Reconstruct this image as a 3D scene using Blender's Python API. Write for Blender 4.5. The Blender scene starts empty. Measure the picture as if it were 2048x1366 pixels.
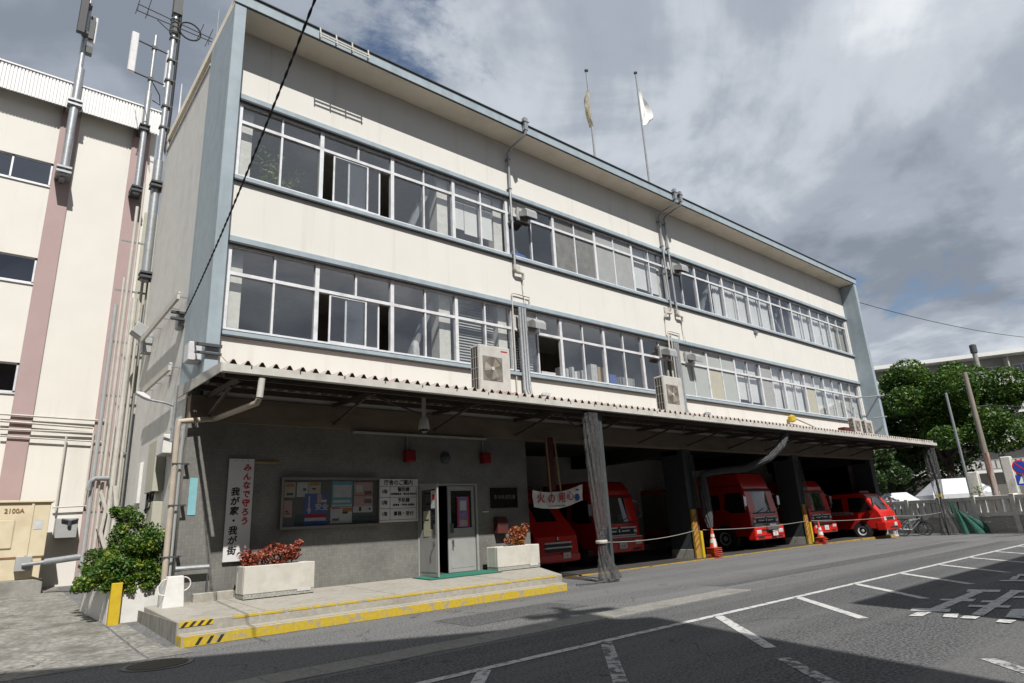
import bpy, bmesh, math, random
import numpy as np
from mathutils import Vector, Matrix

random.seed(7); RNG = np.random.default_rng(11)
R = math.radians
scene = bpy.context.scene
col = scene.collection

# ------------------------------------------------------------------ camera
cam_d = bpy.data.cameras.new('camera'); cam = bpy.data.objects.new('camera', cam_d); col.objects.link(cam)
cam_d.sensor_width = 36.0; cam_d.lens = 22.145; cam_d.clip_start = 0.1; cam_d.clip_end = 3000
yaw, pitch, roll = R(40.4115), R(16.194), R(-3.0852)
fw = Vector((math.sin(yaw)*math.cos(pitch), math.cos(yaw)*math.cos(pitch), math.sin(pitch)))
rt = Vector((math.cos(yaw), -math.sin(yaw), 0)); up = rt.cross(fw)
r2 = rt*math.cos(roll)+up*math.sin(roll); u2 = up*math.cos(roll)-rt*math.sin(roll)
mw = Matrix.Identity(4)
for i in range(3):
    mw[i][0], mw[i][1], mw[i][2] = r2[i], u2[i], -fw[i]
mw.translation = Vector((-3.16, -14.06, 1.52))
cam.matrix_world = mw
scene.camera = cam

# ------------------------------------------------------------------ sky and sun
SUN = Vector((-0.30, -1.0, 1.33)).normalized()          # towards the sun
elev = math.asin(SUN.z); azim = math.atan2(SUN.x, SUN.y)
world = bpy.data.worlds.new('World'); scene.world = world; world.use_nodes = True
def build_sky():
    nt = world.node_tree; N = nt.nodes; L = nt.links; N.clear()
    out = N.new('ShaderNodeOutputWorld'); bg = N.new('ShaderNodeBackground'); bg.inputs[1].default_value = 0.075
    sky = N.new('ShaderNodeTexSky'); sky.sky_type = 'NISHITA'; sky.sun_disc = False
    sky.sun_elevation = elev; sky.sun_rotation = azim; sky.air_density = 1.0; sky.dust_density = 0.6
    tc = N.new('ShaderNodeTexCoord'); sep = N.new('ShaderNodeSeparateXYZ'); L.new(tc.outputs['Generated'], sep.inputs[0])
    def mth(op, a, b=None, clamp=False):
        n = N.new('ShaderNodeMath'); n.operation = op; n.use_clamp = clamp
        for i, s in enumerate((a, b)):
            if s is None: continue
            if isinstance(s, (int, float)): n.inputs[i].default_value = s
            else: L.new(s, n.inputs[i])
        return n.outputs[0]
    zc = mth('ADD', mth('MAXIMUM', sep.outputs[2], 0.0), 0.22)
    cx = mth('DIVIDE', sep.outputs[0], zc); cy = mth('DIVIDE', sep.outputs[1], zc)
    cmb = N.new('ShaderNodeCombineXYZ'); L.new(cx, cmb.inputs[0]); L.new(cy, cmb.inputs[1]); cmb.inputs[2].default_value = 3.7
    def noise(scale, detail, rough, dist, off):
        mp = N.new('ShaderNodeMapping'); mp.inputs['Location'].default_value = off; L.new(cmb.outputs[0], mp.inputs[0])
        n = N.new('ShaderNodeTexNoise'); n.inputs['Scale'].default_value = scale; n.inputs['Detail'].default_value = detail
        n.inputs['Roughness'].default_value = rough; n.inputs['Distortion'].default_value = dist
        L.new(mp.outputs[0], n.inputs['Vector']); return n.outputs['Fac']
    def ramp(f, stops):
        r = N.new('ShaderNodeValToRGB'); L.new(f, r.inputs[0]); e = r.color_ramp.elements
        e[0].position, e[0].color = stops[0][0], (*stops[0][1], 1); e[1].position, e[1].color = stops[-1][0], (*stops[-1][1], 1)
        for p, c in stops[1:-1]:
            k = e.new(p); k.color = (*c, 1)
        r.color_ramp.interpolation = 'EASE'
        return r.outputs[0]
    cover = ramp(noise(1.9, 10, 0.62, 0.3, (3.6, -9.4, 0)), [(0.325, (0, 0, 0)), (0.425, (1, 1, 1))])
    shade = noise(0.75, 8, 0.55, 0.6, (6.9, -13.1, 0)); fine = noise(2.6, 8, 0.55, 0.5, (0.3, 2.2, 0))
    sh = mth('ADD', mth('MULTIPLY', shade, 0.70), mth('MULTIPLY', fine, 0.30))
    cl = ramp(sh, [(0.39, (2.5, 2.85, 3.45)), (0.465, (3.9, 4.35, 5.05)), (0.525, (5.8, 6.25, 6.85)), (0.59, (8.3, 8.65, 9.05))])
    mix = N.new('ShaderNodeMixRGB'); L.new(cover, mix.inputs[0]); L.new(sky.outputs[0], mix.inputs[1]); L.new(cl, mix.inputs[2])
    L.new(mix.outputs[0], bg.inputs[0]); L.new(bg.outputs[0], out.inputs[0])
build_sky()
sun_d = bpy.data.lights.new('sun', 'SUN'); sun_d.energy = 5.0; sun_d.angle = R(0.5); sun_d.color = (1.0, 0.965, 0.91)
sun = bpy.data.objects.new('sun', sun_d); col.objects.link(sun)
sun.rotation_euler = (-SUN).to_track_quat('-Z', 'Y').to_euler(); sun.location = (-10, -30, 40)

vs = scene.view_settings
vs.view_transform = 'Standard'; vs.look = 'None'; vs.exposure = 0.42; vs.gamma = 1.0; vs.use_curve_mapping = False
scene.render.engine = 'CYCLES'
scene.cycles.max_bounces = 8; scene.cycles.transparent_max_bounces = 24; scene.cycles.caustics_reflective = False; scene.cycles.caustics_refractive = False

# ------------------------------------------------------------------ materials
MATS = {}
KA = 0.75                                                # darkens all base colours so shade stays deep under the raised exposure
def kc(c): return tuple(x*KA for x in c)
def mat(name, c, c2=None, rough=0.7, scale=6.0, detail=4, stretch=(1, 1, 1), bump=0.0, bscale=40.0, metal=0.0, spec=0.4,
        dirt=None, dirt_amt=0.4, dirt_scale=0.8, dirt_stretch=(1, 1, 1), dirt_lo=0.5, dirt_hi=0.72, emit=0.0, lo=0.32, hi=0.68, crack=None):
    m = bpy.data.materials.new(name); m.use_nodes = True; MATS[name] = m
    c = kc(c); c2 = kc(c2) if c2 else None; dirt = kc(dirt) if dirt else None
    nt = m.node_tree; N = nt.nodes; L = nt.links; b = N['Principled BSDF']
    b.inputs['Roughness'].default_value = rough; b.inputs['Metallic'].default_value = metal
    b.inputs['Specular IOR Level'].default_value = spec
    geo = N.new('ShaderNodeNewGeometry')
    def noise(sc, st, det):
        mp = N.new('ShaderNodeMapping'); mp.inputs['Scale'].default_value = st; L.new(geo.outputs['Position'], mp.inputs[0])
        n = N.new('ShaderNodeTexNoise'); n.inputs['Scale'].default_value = sc; n.inputs['Detail'].default_value = det
        n.inputs['Roughness'].default_value = 0.6; L.new(mp.outputs[0], n.inputs['Vector']); return n
    c2 = c2 or tuple(x*0.86 for x in c)
    n1 = noise(scale, stretch, detail)
    rp = N.new('ShaderNodeValToRGB'); rp.color_ramp.elements[0].position = lo; rp.color_ramp.elements[1].position = hi
    rp.color_ramp.elements[0].color = (*c2, 1); rp.color_ramp.elements[1].color = (*c, 1)
    L.new(n1.outputs['Fac'], rp.inputs[0]); o = rp.outputs[0]
    if dirt:
        n2 = noise(dirt_scale, dirt_stretch, 6)
        r2_ = N.new('ShaderNodeValToRGB'); r2_.color_ramp.elements[0].position = dirt_lo; r2_.color_ramp.elements[1].position = dirt_hi
        r2_.color_ramp.elements[1].color = (dirt_amt, dirt_amt, dirt_amt, 1); r2_.color_ramp.elements[0].color = (0, 0, 0, 1)
        L.new(n2.outputs['Fac'], r2_.inputs[0])
        mx = N.new('ShaderNodeMixRGB'); L.new(r2_.outputs[0], mx.inputs[0]); L.new(o, mx.inputs[1]); mx.inputs[2].default_value = (*dirt, 1); o = mx.outputs[0]
    if crack:
        nd = noise(1.5, (1, 1, 1), 4); sc = N.new('ShaderNodeVectorMath'); sc.operation = 'SCALE'; sc.inputs['Scale'].default_value = 0.9; L.new(nd.outputs['Color'], sc.inputs[0])
        ad = N.new('ShaderNodeVectorMath'); ad.operation = 'ADD'; L.new(geo.outputs['Position'], ad.inputs[0]); L.new(sc.outputs[0], ad.inputs[1])
        vo = N.new('ShaderNodeTexVoronoi'); vo.feature = 'DISTANCE_TO_EDGE'; vo.inputs['Scale'].default_value = crack; L.new(ad.outputs[0], vo.inputs['Vector'])
        lt = N.new('ShaderNodeMath'); lt.operation = 'LESS_THAN'; lt.inputs[1].default_value = 0.011*crack; L.new(vo.outputs['Distance'], lt.inputs[0])
        nm = noise(0.6, (1, 1, 1), 2); gt = N.new('ShaderNodeMath'); gt.operation = 'GREATER_THAN'; gt.inputs[1].default_value = 0.5; L.new(nm.outputs['Fac'], gt.inputs[0])
        mu = N.new('ShaderNodeMath'); mu.operation = 'MULTIPLY'; L.new(lt.outputs[0], mu.inputs[0]); L.new(gt.outputs[0], mu.inputs[1]); m8 = N.new('ShaderNodeMath'); m8.operation = 'MULTIPLY'; m8.inputs[1].default_value = 0.75; L.new(mu.outputs[0], m8.inputs[0])
        mx = N.new('ShaderNodeMixRGB'); L.new(m8.outputs[0], mx.inputs[0]); L.new(o, mx.inputs[1]); mx.inputs[2].default_value = (0.03, 0.03, 0.03, 1); o = mx.outputs[0]
        ns = noise(0.9, (1, 1, 1), 3); rr = N.new('ShaderNodeValToRGB'); rr.color_ramp.elements[0].position = 0.66; rr.color_ramp.elements[1].position = 0.74; rr.color_ramp.elements[1].color = (0.55, 0.55, 0.55, 1); L.new(ns.outputs['Fac'], rr.inputs[0])
        mx = N.new('ShaderNodeMixRGB'); L.new(rr.outputs[0], mx.inputs[0]); L.new(o, mx.inputs[1]); mx.inputs[2].default_value = (0.035, 0.035, 0.035, 1); o = mx.outputs[0]
    L.new(o, b.inputs['Base Color'])
    if bump:
        n3 = noise(bscale, stretch, 3); bp = N.new('ShaderNodeBump'); bp.inputs['Strength'].default_value = bump; bp.inputs['Distance'].default_value = 0.02
        L.new(n3.outputs['Fac'], bp.inputs['Height']); L.new(bp.outputs[0], b.inputs['Normal'])
    if emit:
        b.inputs['Emission Color'].default_value = (*c, 1); b.inputs['Emission Strength'].default_value = emit
    return m

mat('asphalt', (0.235, 0.237, 0.24), (0.07, 0.071, 0.073), 0.9, 30, 4, bump=1.0, bscale=60, dirt=(0.225, 0.225, 0.222), dirt_amt=0.42, dirt_scale=0.55, dirt_stretch=(0.14, 1.9, 1), dirt_lo=0.42, dirt_hi=0.58, lo=0.41, hi=0.60, crack=0.42)
mat('rust_strip', (0.42, 0.38, 0.34), (0.22, 0.06, 0.04), 0.85, 7, 6, stretch=(1, 1, 0.12), lo=0.42, hi=0.56)
mat('asphalt_new', (0.165, 0.167, 0.172), (0.042, 0.043, 0.045), 0.9, 30, 4, bump=1.0, bscale=60, dirt=(0.17, 0.17, 0.17), dirt_amt=0.5, dirt_scale=0.6, dirt_stretch=(0.12, 1.9, 1), dirt_lo=0.44, dirt_hi=0.6, lo=0.41, hi=0.60, crack=0.3)
mat('concrete', (0.36, 0.345, 0.315), (0.27, 0.26, 0.235), 0.9, 9, 8, bump=0.25, bscale=70, dirt=(0.14, 0.135, 0.12), dirt_amt=0.6, dirt_scale=1.3)
mat('lot_concrete', (0.37, 0.36, 0.33), (0.16, 0.155, 0.14), 0.92, 14, 10, bump=0.35, bscale=90, stretch=(0.8, 1.2, 1), dirt=(0.115, 0.11, 0.095), dirt_amt=0.85, dirt_scale=1.6, dirt_lo=0.44, dirt_hi=0.64, lo=0.40, hi=0.62, crack=0.5)
mat('gutter_concrete', (0.30, 0.29, 0.265), (0.2, 0.195, 0.18), 0.92, 14, 6, bump=0.3, bscale=90, dirt=(0.12, 0.115, 0.105), dirt_amt=0.7, dirt_scale=1.5)
mat('step_concrete', (0.43, 0.41, 0.36), (0.33, 0.31, 0.27), 0.9, 12, 7, bump=0.2, bscale=90, dirt=(0.2, 0.185, 0.15), dirt_amt=0.5, dirt_scale=1.6)
mat('stained_riser', (0.36, 0.34, 0.30), (0.16, 0.155, 0.14), 0.92, 5, 8, stretch=(2.5, 2.5, 0.5), bump=0.3, bscale=60)
mat('cream_wall', (0.775, 0.757, 0.712), (0.74, 0.722, 0.678), 0.85, 0.9, 8, bump=0.08, bscale=110, dirt=(0.47, 0.42, 0.33), dirt_amt=0.5, dirt_scale=1.3, dirt_stretch=(2.2, 1, 0.10), dirt_lo=0.56, dirt_hi=0.80)
mat('soffit', (0.98, 0.90, 0.74), (0.92, 0.84, 0.69), 0.85, 0.8, 5, stretch=(0.6, 1, 1), dirt=(0.3, 0.26, 0.2), dirt_amt=0.3, dirt_scale=0.7)
mat('blue_trim', (0.375, 0.45, 0.50), (0.315, 0.385, 0.43), 0.7, 3, 6, bump=0.05, bscale=90, dirt=(0.17, 0.21, 0.24), dirt_amt=0.45, dirt_scale=1.1, dirt_stretch=(2, 2, 0.18), dirt_lo=0.5, dirt_hi=0.75)
mat('dark_lip', (0.06, 0.065, 0.07), None, 0.6)
mat('side_wall', (0.74, 0.73, 0.70), (0.66, 0.65, 0.625), 0.9, 3, 8, bump=0.3, bscale=90, dirt=(0.45, 0.43, 0.40), dirt_amt=0.3, dirt_scale=1.6, dirt_stretch=(1, 1, 0.4))
mat('beam', (0.27, 0.22, 0.165), (0.19, 0.15, 0.11), 0.9, 2, 6, stretch=(0.5, 1, 1.5), bump=0.1, bscale=60)
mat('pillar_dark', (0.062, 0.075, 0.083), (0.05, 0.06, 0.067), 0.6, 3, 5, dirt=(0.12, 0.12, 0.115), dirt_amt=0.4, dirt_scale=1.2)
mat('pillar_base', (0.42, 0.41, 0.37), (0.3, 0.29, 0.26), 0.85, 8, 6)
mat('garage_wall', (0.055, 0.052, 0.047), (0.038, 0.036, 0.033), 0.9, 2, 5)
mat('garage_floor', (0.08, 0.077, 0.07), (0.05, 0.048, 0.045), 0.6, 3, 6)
mat('room_wall', (0.36, 0.33, 0.28), (0.31, 0.28, 0.24), 0.9, 2, 4)
mat('room_ceiling', (0.85, 0.83, 0.78), None, 0.9)
mat('room_floor', (0.16, 0.13, 0.1), None, 0.7)
mat('inner_column', (0.86, 0.84, 0.78), (0.68, 0.66, 0.6), 0.9, 5, 7, bump=0.1)
mat('aluminium', (0.86, 0.87, 0.90), (0.74, 0.75, 0.78), 0.42, 8, 5, metal=0.12, spec=0.5, dirt=(0.28, 0.27, 0.25), dirt_amt=0.4, dirt_scale=2.5)
mat('steel_grey', (0.33, 0.345, 0.36), (0.26, 0.27, 0.285), 0.5, 6, 5, metal=0.3)
mat('galvanised', (0.47, 0.49, 0.51), (0.36, 0.375, 0.39), 0.42, 14, 5, metal=0.55, dirt=(0.25, 0.22, 0.18), dirt_amt=0.3, dirt_scale=2)
mat('curtain_white', (0.95, 0.95, 0.94), (0.82, 0.82, 0.82), 0.95, 9, 4, stretch=(1, 1, 0.03))
mat('curtain_beige', (0.56, 0.54, 0.46), (0.38, 0.365, 0.3), 0.95, 9, 4, stretch=(1, 1, 0.03))
mat('blind_grey', (0.86, 0.86, 0.84), (0.8, 0.8, 0.78), 0.9, 3, 3)
mat('canopy_metal', (0.52, 0.51, 0.48), (0.42, 0.40, 0.37), 0.6, 5, 6, dirt=(0.27, 0.22, 0.17), dirt_amt=0.45, dirt_scale=1.6)
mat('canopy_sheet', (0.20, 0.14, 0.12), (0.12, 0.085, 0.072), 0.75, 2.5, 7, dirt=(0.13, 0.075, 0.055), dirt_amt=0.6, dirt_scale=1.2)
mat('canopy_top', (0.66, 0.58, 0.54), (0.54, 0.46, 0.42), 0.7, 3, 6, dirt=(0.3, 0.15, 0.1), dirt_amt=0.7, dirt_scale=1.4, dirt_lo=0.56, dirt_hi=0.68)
mat('canopy_steel', (0.10, 0.08, 0.066), (0.065, 0.05, 0.042), 0.75, 4, 6)
mat('gutter_white', (0.66, 0.645, 0.60), (0.55, 0.535, 0.49), 0.6, 4, 6, dirt=(0.3, 0.28, 0.24), dirt_amt=0.4, dirt_scale=1.4)
mat('pipe_beige', (0.53, 0.46, 0.38), (0.46, 0.395, 0.325), 0.6, 5, 5, dirt=(0.3, 0.25, 0.2), dirt_amt=0.35, dirt_scale=2)
mat('pipe_white', (0.62, 0.595, 0.54), (0.52, 0.495, 0.44), 0.6, 5, 5)
mat('ac_white', (0.62, 0.60, 0.565), (0.56, 0.54, 0.505), 0.5, 6, 5, dirt=(0.36, 0.32, 0.27), dirt_amt=0.35, dirt_scale=2.2)
mat('ac_dark', (0.06, 0.055, 0.05), (0.04, 0.037, 0.034), 0.6)
mat('ac_fan', (0.27, 0.245, 0.21), (0.2, 0.18, 0.155), 0.5, 8, 3)
mat('hood_steel', (0.62, 0.63, 0.63), (0.5, 0.505, 0.5), 0.35, 6, 4, metal=0.45)
mat('white_paint', (0.78, 0.77, 0.74), (0.68, 0.67, 0.64), 0.6, 8, 5)
mat('road_white', (0.62, 0.62, 0.61), (0.46, 0.46, 0.455), 0.8, 40, 5, dirt=(0.19, 0.19, 0.185), dirt_amt=0.9, dirt_scale=9, dirt_lo=0.52, dirt_hi=0.62)
mat('road_white_worn', (0.5, 0.5, 0.495), (0.3, 0.3, 0.3), 0.85, 30, 6, dirt=(0.09, 0.09, 0.09), dirt_amt=1.0, dirt_scale=9, dirt_lo=0.46, dirt_hi=0.56)
mat('road_yellow', (0.60, 0.43, 0.03), (0.48, 0.34, 0.03), 0.75, 20, 5, dirt=(0.34, 0.31, 0.25), dirt_amt=0.9, dirt_scale=5.5, dirt_lo=0.53, dirt_hi=0.60)
mat('yellow_paint', (0.66, 0.47, 0.02), (0.58, 0.4, 0.02), 0.55, 8, 5, dirt=(0.3, 0.24, 0.1), dirt_amt=0.4, dirt_scale=3)
mat('yellow_faded_shaded', (0.5, 0.33, 0.05), (0.33, 0.19, 0.04), 0.7, 4, 7)
mat('orange_stripe', (0.42, 0.13, 0.02), (0.25, 0.08, 0.02), 0.7, 6, 6)
mat('black_paint', (0.02, 0.02, 0.02), (0.03, 0.03, 0.03), 0.6)
mat('black_rubber', (0.018, 0.018, 0.018), (0.03, 0.03, 0.03), 0.8)
mat('truck_red', (0.64, 0.020, 0.014), (0.61, 0.018, 0.012), 0.22, 2, 3, spec=0.6)
mat('lamp_red', (0.22, 0.008, 0.01), None, 0.35)
mat('chrome', (0.62, 0.62, 0.63), None, 0.18, metal=0.9)
mat('headlight', (0.8, 0.81, 0.82), None, 0.12, metal=0.25)
mat('plate_white', (0.72, 0.72, 0.69), None, 0.5)
mat('plate_ink', (0.05, 0.12, 0.07), None, 0.6)
mat('dark_glass', (0.015, 0.018, 0.02), None, 0.04, spec=1.0)
mat('seat_white', (0.5, 0.5, 0.48), None, 0.8)
mat('sign_white', (0.74, 0.74, 0.74), (0.69, 0.69, 0.69), 0.45, 3, 3)
mat('ink_red', (0.5, 0.02, 0.03), None, 0.6)
mat('ink_black', (0.02, 0.02, 0.02), None, 0.6)
mat('ink_blue', (0.05, 0.1, 0.4), None, 0.6)
mat('board_green', (0.10, 0.125, 0.13), (0.085, 0.105, 0.11), 0.8)
mat('poster_cream', (0.5, 0.48, 0.36), (0.4, 0.4, 0.3), 0.6, 12, 3)
mat('poster_pink', (0.55, 0.36, 0.33), (0.46, 0.28, 0.26), 0.6, 12, 3)
mat('poster_blue', (0.06, 0.13, 0.42), (0.05, 0.1, 0.34), 0.6, 12, 3)
mat('poster_cyan', (0.1, 0.4, 0.5), (0.08, 0.33, 0.43), 0.6, 12, 3)
mat('poster_white', (0.6, 0.62, 0.62), (0.5, 0.52, 0.54), 0.6, 16, 3)
mat('poster_orange', (0.5, 0.22, 0.06), (0.42, 0.14, 0.06), 0.6, 12, 3)
mat('poster_purple', (0.32, 0.22, 0.42), (0.2, 0.14, 0.32), 0.6, 9, 3)
mat('cyan_sign', (0.25, 0.52, 0.57), (0.22, 0.47, 0.52), 0.6, 6, 3)
mat('door_steel', (0.43, 0.43, 0.42), (0.38, 0.38, 0.37), 0.45, 3, 4, metal=0.2)
mat('nameplate_black', (0.015, 0.013, 0.012), None, 0.25)
mat('brass_dull', (0.28, 0.26, 0.24), None, 0.4, metal=0.6)
mat('green_mat', (0.03, 0.20, 0.14), (0.02, 0.15, 0.105), 0.95, 30, 4, bump=0.4, bscale=150)
mat('planter_stone', (0.62, 0.60, 0.545), (0.55, 0.53, 0.475), 0.8, 6, 6, bump=0.08, bscale=80, dirt=(0.36, 0.33, 0.27), dirt_amt=0.45, dirt_scale=2)
mat('planter_mosaic', (0.5, 0.49, 0.45), (0.2, 0.2, 0.18), 0.8, 70, 1)
mat('soil', (0.06, 0.045, 0.03), None, 0.95)
mat('cone_red', (0.6, 0.075, 0.03), (0.5, 0.055, 0.025), 0.55, 6, 4)
mat('cone_white', (0.72, 0.71, 0.68), None, 0.4)
mat('rope_grey', (0.42, 0.41, 0.38), (0.34, 0.33, 0.3), 0.85)
mat('banner_cloth', (0.95, 0.93, 0.88), (0.78, 0.75, 0.70), 0.85, 5, 5)
mat('wood_batten', (0.42, 0.31, 0.14), (0.3, 0.21, 0.1), 0.7, 6, 5)
mat('rust_red', (0.12, 0.022, 0.018), (0.07, 0.016, 0.013), 0.8, 5, 6)
mat('left_cream', (0.815, 0.787, 0.73), (0.78, 0.753, 0.698), 0.88, 1.0, 6, bump=0.05, bscale=110, dirt=(0.42, 0.37, 0.3), dirt_amt=0.3, dirt_scale=0.8, dirt_stretch=(1.5, 1, 0.15), dirt_lo=0.55, dirt_hi=0.8)
mat('left_pink', (0.48, 0.355, 0.345), (0.44, 0.325, 0.315), 0.88, 1.5, 6, bump=0.05, bscale=110)
mat('white_sheet', (0.86, 0.86, 0.86), (0.82, 0.82, 0.82), 0.6, 2, 4)
mat('cabinet_cream', (0.74, 0.64, 0.46), (0.68, 0.585, 0.41), 0.6, 2.5, 6, dirt=(0.36, 0.28, 0.17), dirt_amt=0.35, dirt_scale=1.5)
mat('cabinet_rust', (0.32, 0.17, 0.08), (0.2, 0.1, 0.05), 0.8, 8, 6)
mat('box_grey', (0.42, 0.43, 0.43), (0.36, 0.37, 0.37), 0.6, 4, 5)
mat('box_beige', (0.50, 0.485, 0.40), (0.44, 0.425, 0.35), 0.6, 4, 5)
mat('antenna_white', (0.68, 0.68, 0.70), (0.6, 0.6, 0.62), 0.5)
mat('antenna_dark', (0.028, 0.028, 0.035), None, 0.6)
mat('bracket_dark', (0.07, 0.075, 0.08), None, 0.6)
mat('cable_black', (0.012, 0.012, 0.014), None, 0.7)
mat('flag_cloth', (0.95, 0.95, 0.94), (0.84, 0.84, 0.83), 0.9, 3, 4)
mat('flag_dark', (0.28, 0.26, 0.2), (0.5, 0.47, 0.38), 0.9, 4, 4)
mat('granite', (0.90, 0.88, 0.82), (0.72, 0.70, 0.64), 0.9, 16, 6, bump=0.2, bscale=80, dirt=(0.17, 0.16, 0.13), dirt_amt=0.6, dirt_scale=1.5)
mat('granite_dark', (0.56, 0.545, 0.50), (0.40, 0.385, 0.35), 0.9, 10, 7, bump=0.2, bscale=80)
mat('wood_pole', (0.33, 0.29, 0.25), (0.22, 0.19, 0.16), 0.9, 8, 6, stretch=(1, 1, 0.15))
mat('pole_concrete', (0.36, 0.35, 0.33), (0.28, 0.27, 0.25), 0.9, 6, 5)
mat('bark', (0.10, 0.075, 0.055), (0.06, 0.045, 0.032), 0.95, 8, 6, stretch=(1, 1, 0.3), bump=0.5, bscale=14)
mat('sign_blue', (0.02, 0.06, 0.36), None, 0.4)
mat('sign_red', (0.55, 0.02, 0.03), None, 0.4)
mat('tent_white', (0.66, 0.67, 0.70), (0.58, 0.59, 0.62), 0.8, 2, 4)
mat('apt_wall', (0.60, 0.585, 0.555), (0.52, 0.505, 0.475), 0.9, 0.6, 5)
mat('apt_white', (0.86, 0.855, 0.83), (0.8, 0.79, 0.77), 0.9, 0.8, 5)
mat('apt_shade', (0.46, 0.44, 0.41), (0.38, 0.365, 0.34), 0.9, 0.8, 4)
mat('laundry', (0.6, 0.62, 0.66), (0.45, 0.5, 0.6), 0.9, 3, 2)
mat('far_building', (0.22, 0.17, 0.13), (0.17, 0.13, 0.10), 0.9, 0.5, 5)
mat('manhole', (0.075, 0.062, 0.048), (0.05, 0.042, 0.034), 0.7, 30, 4, bump=0.6, bscale=60)
mat('book_mix', (0.42, 0.4, 0.36), (0.15, 0.17, 0.2), 0.8, 9, 1, stretch=(1, 1, 0.05))
mat('carton', (0.5, 0.37, 0.2), (0.43, 0.31, 0.17), 0.85)
mat('paper_white', (0.66, 0.66, 0.64), (0.5, 0.5, 0.5), 0.8, 8, 3)
mat('frost_green', (0.44, 0.47, 0.455), (0.40, 0.43, 0.415), 0.28, 2, 4, spec=0.5)
mat('frost_grey', (0.235, 0.235, 0.225), (0.16, 0.16, 0.155), 0.3, 5, 6, spec=0.5)
mat('frost_light', (0.40, 0.41, 0.405), (0.34, 0.35, 0.345), 0.3, 4, 5, spec=0.5)
mat('corrugated_grey', (0.47, 0.475, 0.46), (0.41, 0.415, 0.4), 0.6, 4, 4)

def glass(name, tint=(0.965, 0.975, 0.975), ior=0.085):
    m = bpy.data.materials.new(name); m.use_nodes = True; MATS[name] = m
    nt = m.node_tree; N = nt.nodes; L = nt.links; N.clear()
    o = N.new('ShaderNodeOutputMaterial'); mx = N.new('ShaderNodeMixShader'); tr = N.new('ShaderNodeBsdfTransparent'); gl = N.new('ShaderNodeBsdfGlossy')
    gg = N.new('ShaderNodeNewGeometry'); dt = N.new('ShaderNodeVectorMath'); dt.operation = 'DOT_PRODUCT'; L.new(gg.outputs['Normal'], dt.inputs[0]); L.new(gg.outputs['Incoming'], dt.inputs[1])
    def mth(op, a, b=0.0):
        n = N.new('ShaderNodeMath'); n.operation = op; n.use_clamp = op == 'ADD'
        for i, q in enumerate((a, b)):
            if isinstance(q, float): n.inputs[i].default_value = q
            else: L.new(q, n.inputs[i])
        return n.outputs[0]
    sch = mth('ADD', mth('MULTIPLY', mth('POWER', mth('SUBTRACT', 1.0, mth('ABSOLUTE', dt.outputs['Value'])), 4.0), 1.0-ior), ior)
    tr.inputs[0].default_value = (*tint, 1); gl.inputs['Roughness'].default_value = 0.015; gl.inputs[0].default_value = (0.95, 0.96, 1, 1)
    geo = N.new('ShaderNodeNewGeometry'); ns = N.new('ShaderNodeTexNoise'); ns.inputs['Scale'].default_value = 0.9; ns.inputs['Detail'].default_value = 1
    L.new(geo.outputs['Position'], ns.inputs['Vector']); bp = N.new('ShaderNodeBump'); bp.inputs['Strength'].default_value = 0.05; bp.inputs['Distance'].default_value = 0.12
    L.new(ns.outputs['Fac'], bp.inputs['Height']); L.new(bp.outputs[0], gl.inputs['Normal'])
    L.new(sch, mx.inputs[0]); L.new(tr.outputs[0], mx.inputs[1]); L.new(gl.outputs[0], mx.inputs[2]); L.new(mx.outputs[0], o.inputs[0])
glass('glass'); glass('glass_blue', (0.35, 0.42, 0.55), 0.14); glass('screen_glass', (0.42, 0.48, 0.47), 0.05)

def leaf_mat(name, c1, c2, c3, clump=1.2):
    m = bpy.data.materials.new(name); m.use_nodes = True; MATS[name] = m
    nt = m.node_tree; N = nt.nodes; L = nt.links; N.clear()
    o = N.new('ShaderNodeOutputMaterial'); geo = N.new('ShaderNodeNewGeometry')
    r = N.new('ShaderNodeValToRGB'); e = r.color_ramp.elements; e[0].color = (*c1, 1); e[1].color = (*c3, 1); k = e.new(0.5); k.color = (*c2, 1)
    ns = N.new('ShaderNodeTexNoise'); ns.inputs['Scale'].default_value = clump; ns.inputs['Detail'].default_value = 2; L.new(geo.outputs['Position'], ns.inputs['Vector'])
    a = N.new('ShaderNodeMath'); a.operation = 'MULTIPLY_ADD'; a.inputs[1].default_value = 0.5; L.new(geo.outputs['Random Per Island'], a.inputs[0])
    s = N.new('ShaderNodeMath'); s.operation = 'MULTIPLY_ADD'; s.inputs[1].default_value = 1.5; s.inputs[2].default_value = -0.5; L.new(ns.outputs['Fac'], s.inputs[0]); L.new(s.outputs[0], a.inputs[2])
    L.new(a.outputs[0], r.inputs[0])
    b = N.new('ShaderNodeBsdfPrincipled'); b.inputs['Roughness'].default_value = 0.5; b.inputs['Specular IOR Level'].default_value = 0.35; L.new(r.outputs[0], b.inputs['Base Color'])
    t = N.new('ShaderNodeBsdfTranslucent'); L.new(r.outputs[0], t.inputs[0]); mx = N.new('ShaderNodeMixShader'); mx.inputs[0].default_value = 0.28
    L.new(b.outputs[0], mx.inputs[1]); L.new(t.outputs[0], mx.inputs[2]); L.new(mx.outputs[0], o.inputs[0])
leaf_mat('leaf_tree', (0.016, 0.042, 0.008), (0.045, 0.105, 0.015), (0.14, 0.20, 0.028), 0.9)
leaf_mat('leaf_dark', (0.012, 0.03, 0.009), (0.03, 0.065, 0.014), (0.075, 0.12, 0.025), 0.8)
leaf_mat('leaf_bush', (0.012, 0.045, 0.008), (0.05, 0.125, 0.016), (0.24, 0.27, 0.03), 4.0)
leaf_mat('leaf_red', (0.08, 0.02, 0.012), (0.26, 0.055, 0.03), (0.50, 0.17, 0.10), 7.0)
leaf_mat('leaf_autumn', (0.14, 0.025, 0.015), (0.34, 0.09, 0.035), (0.36, 0.26, 0.04), 5.0)
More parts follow.
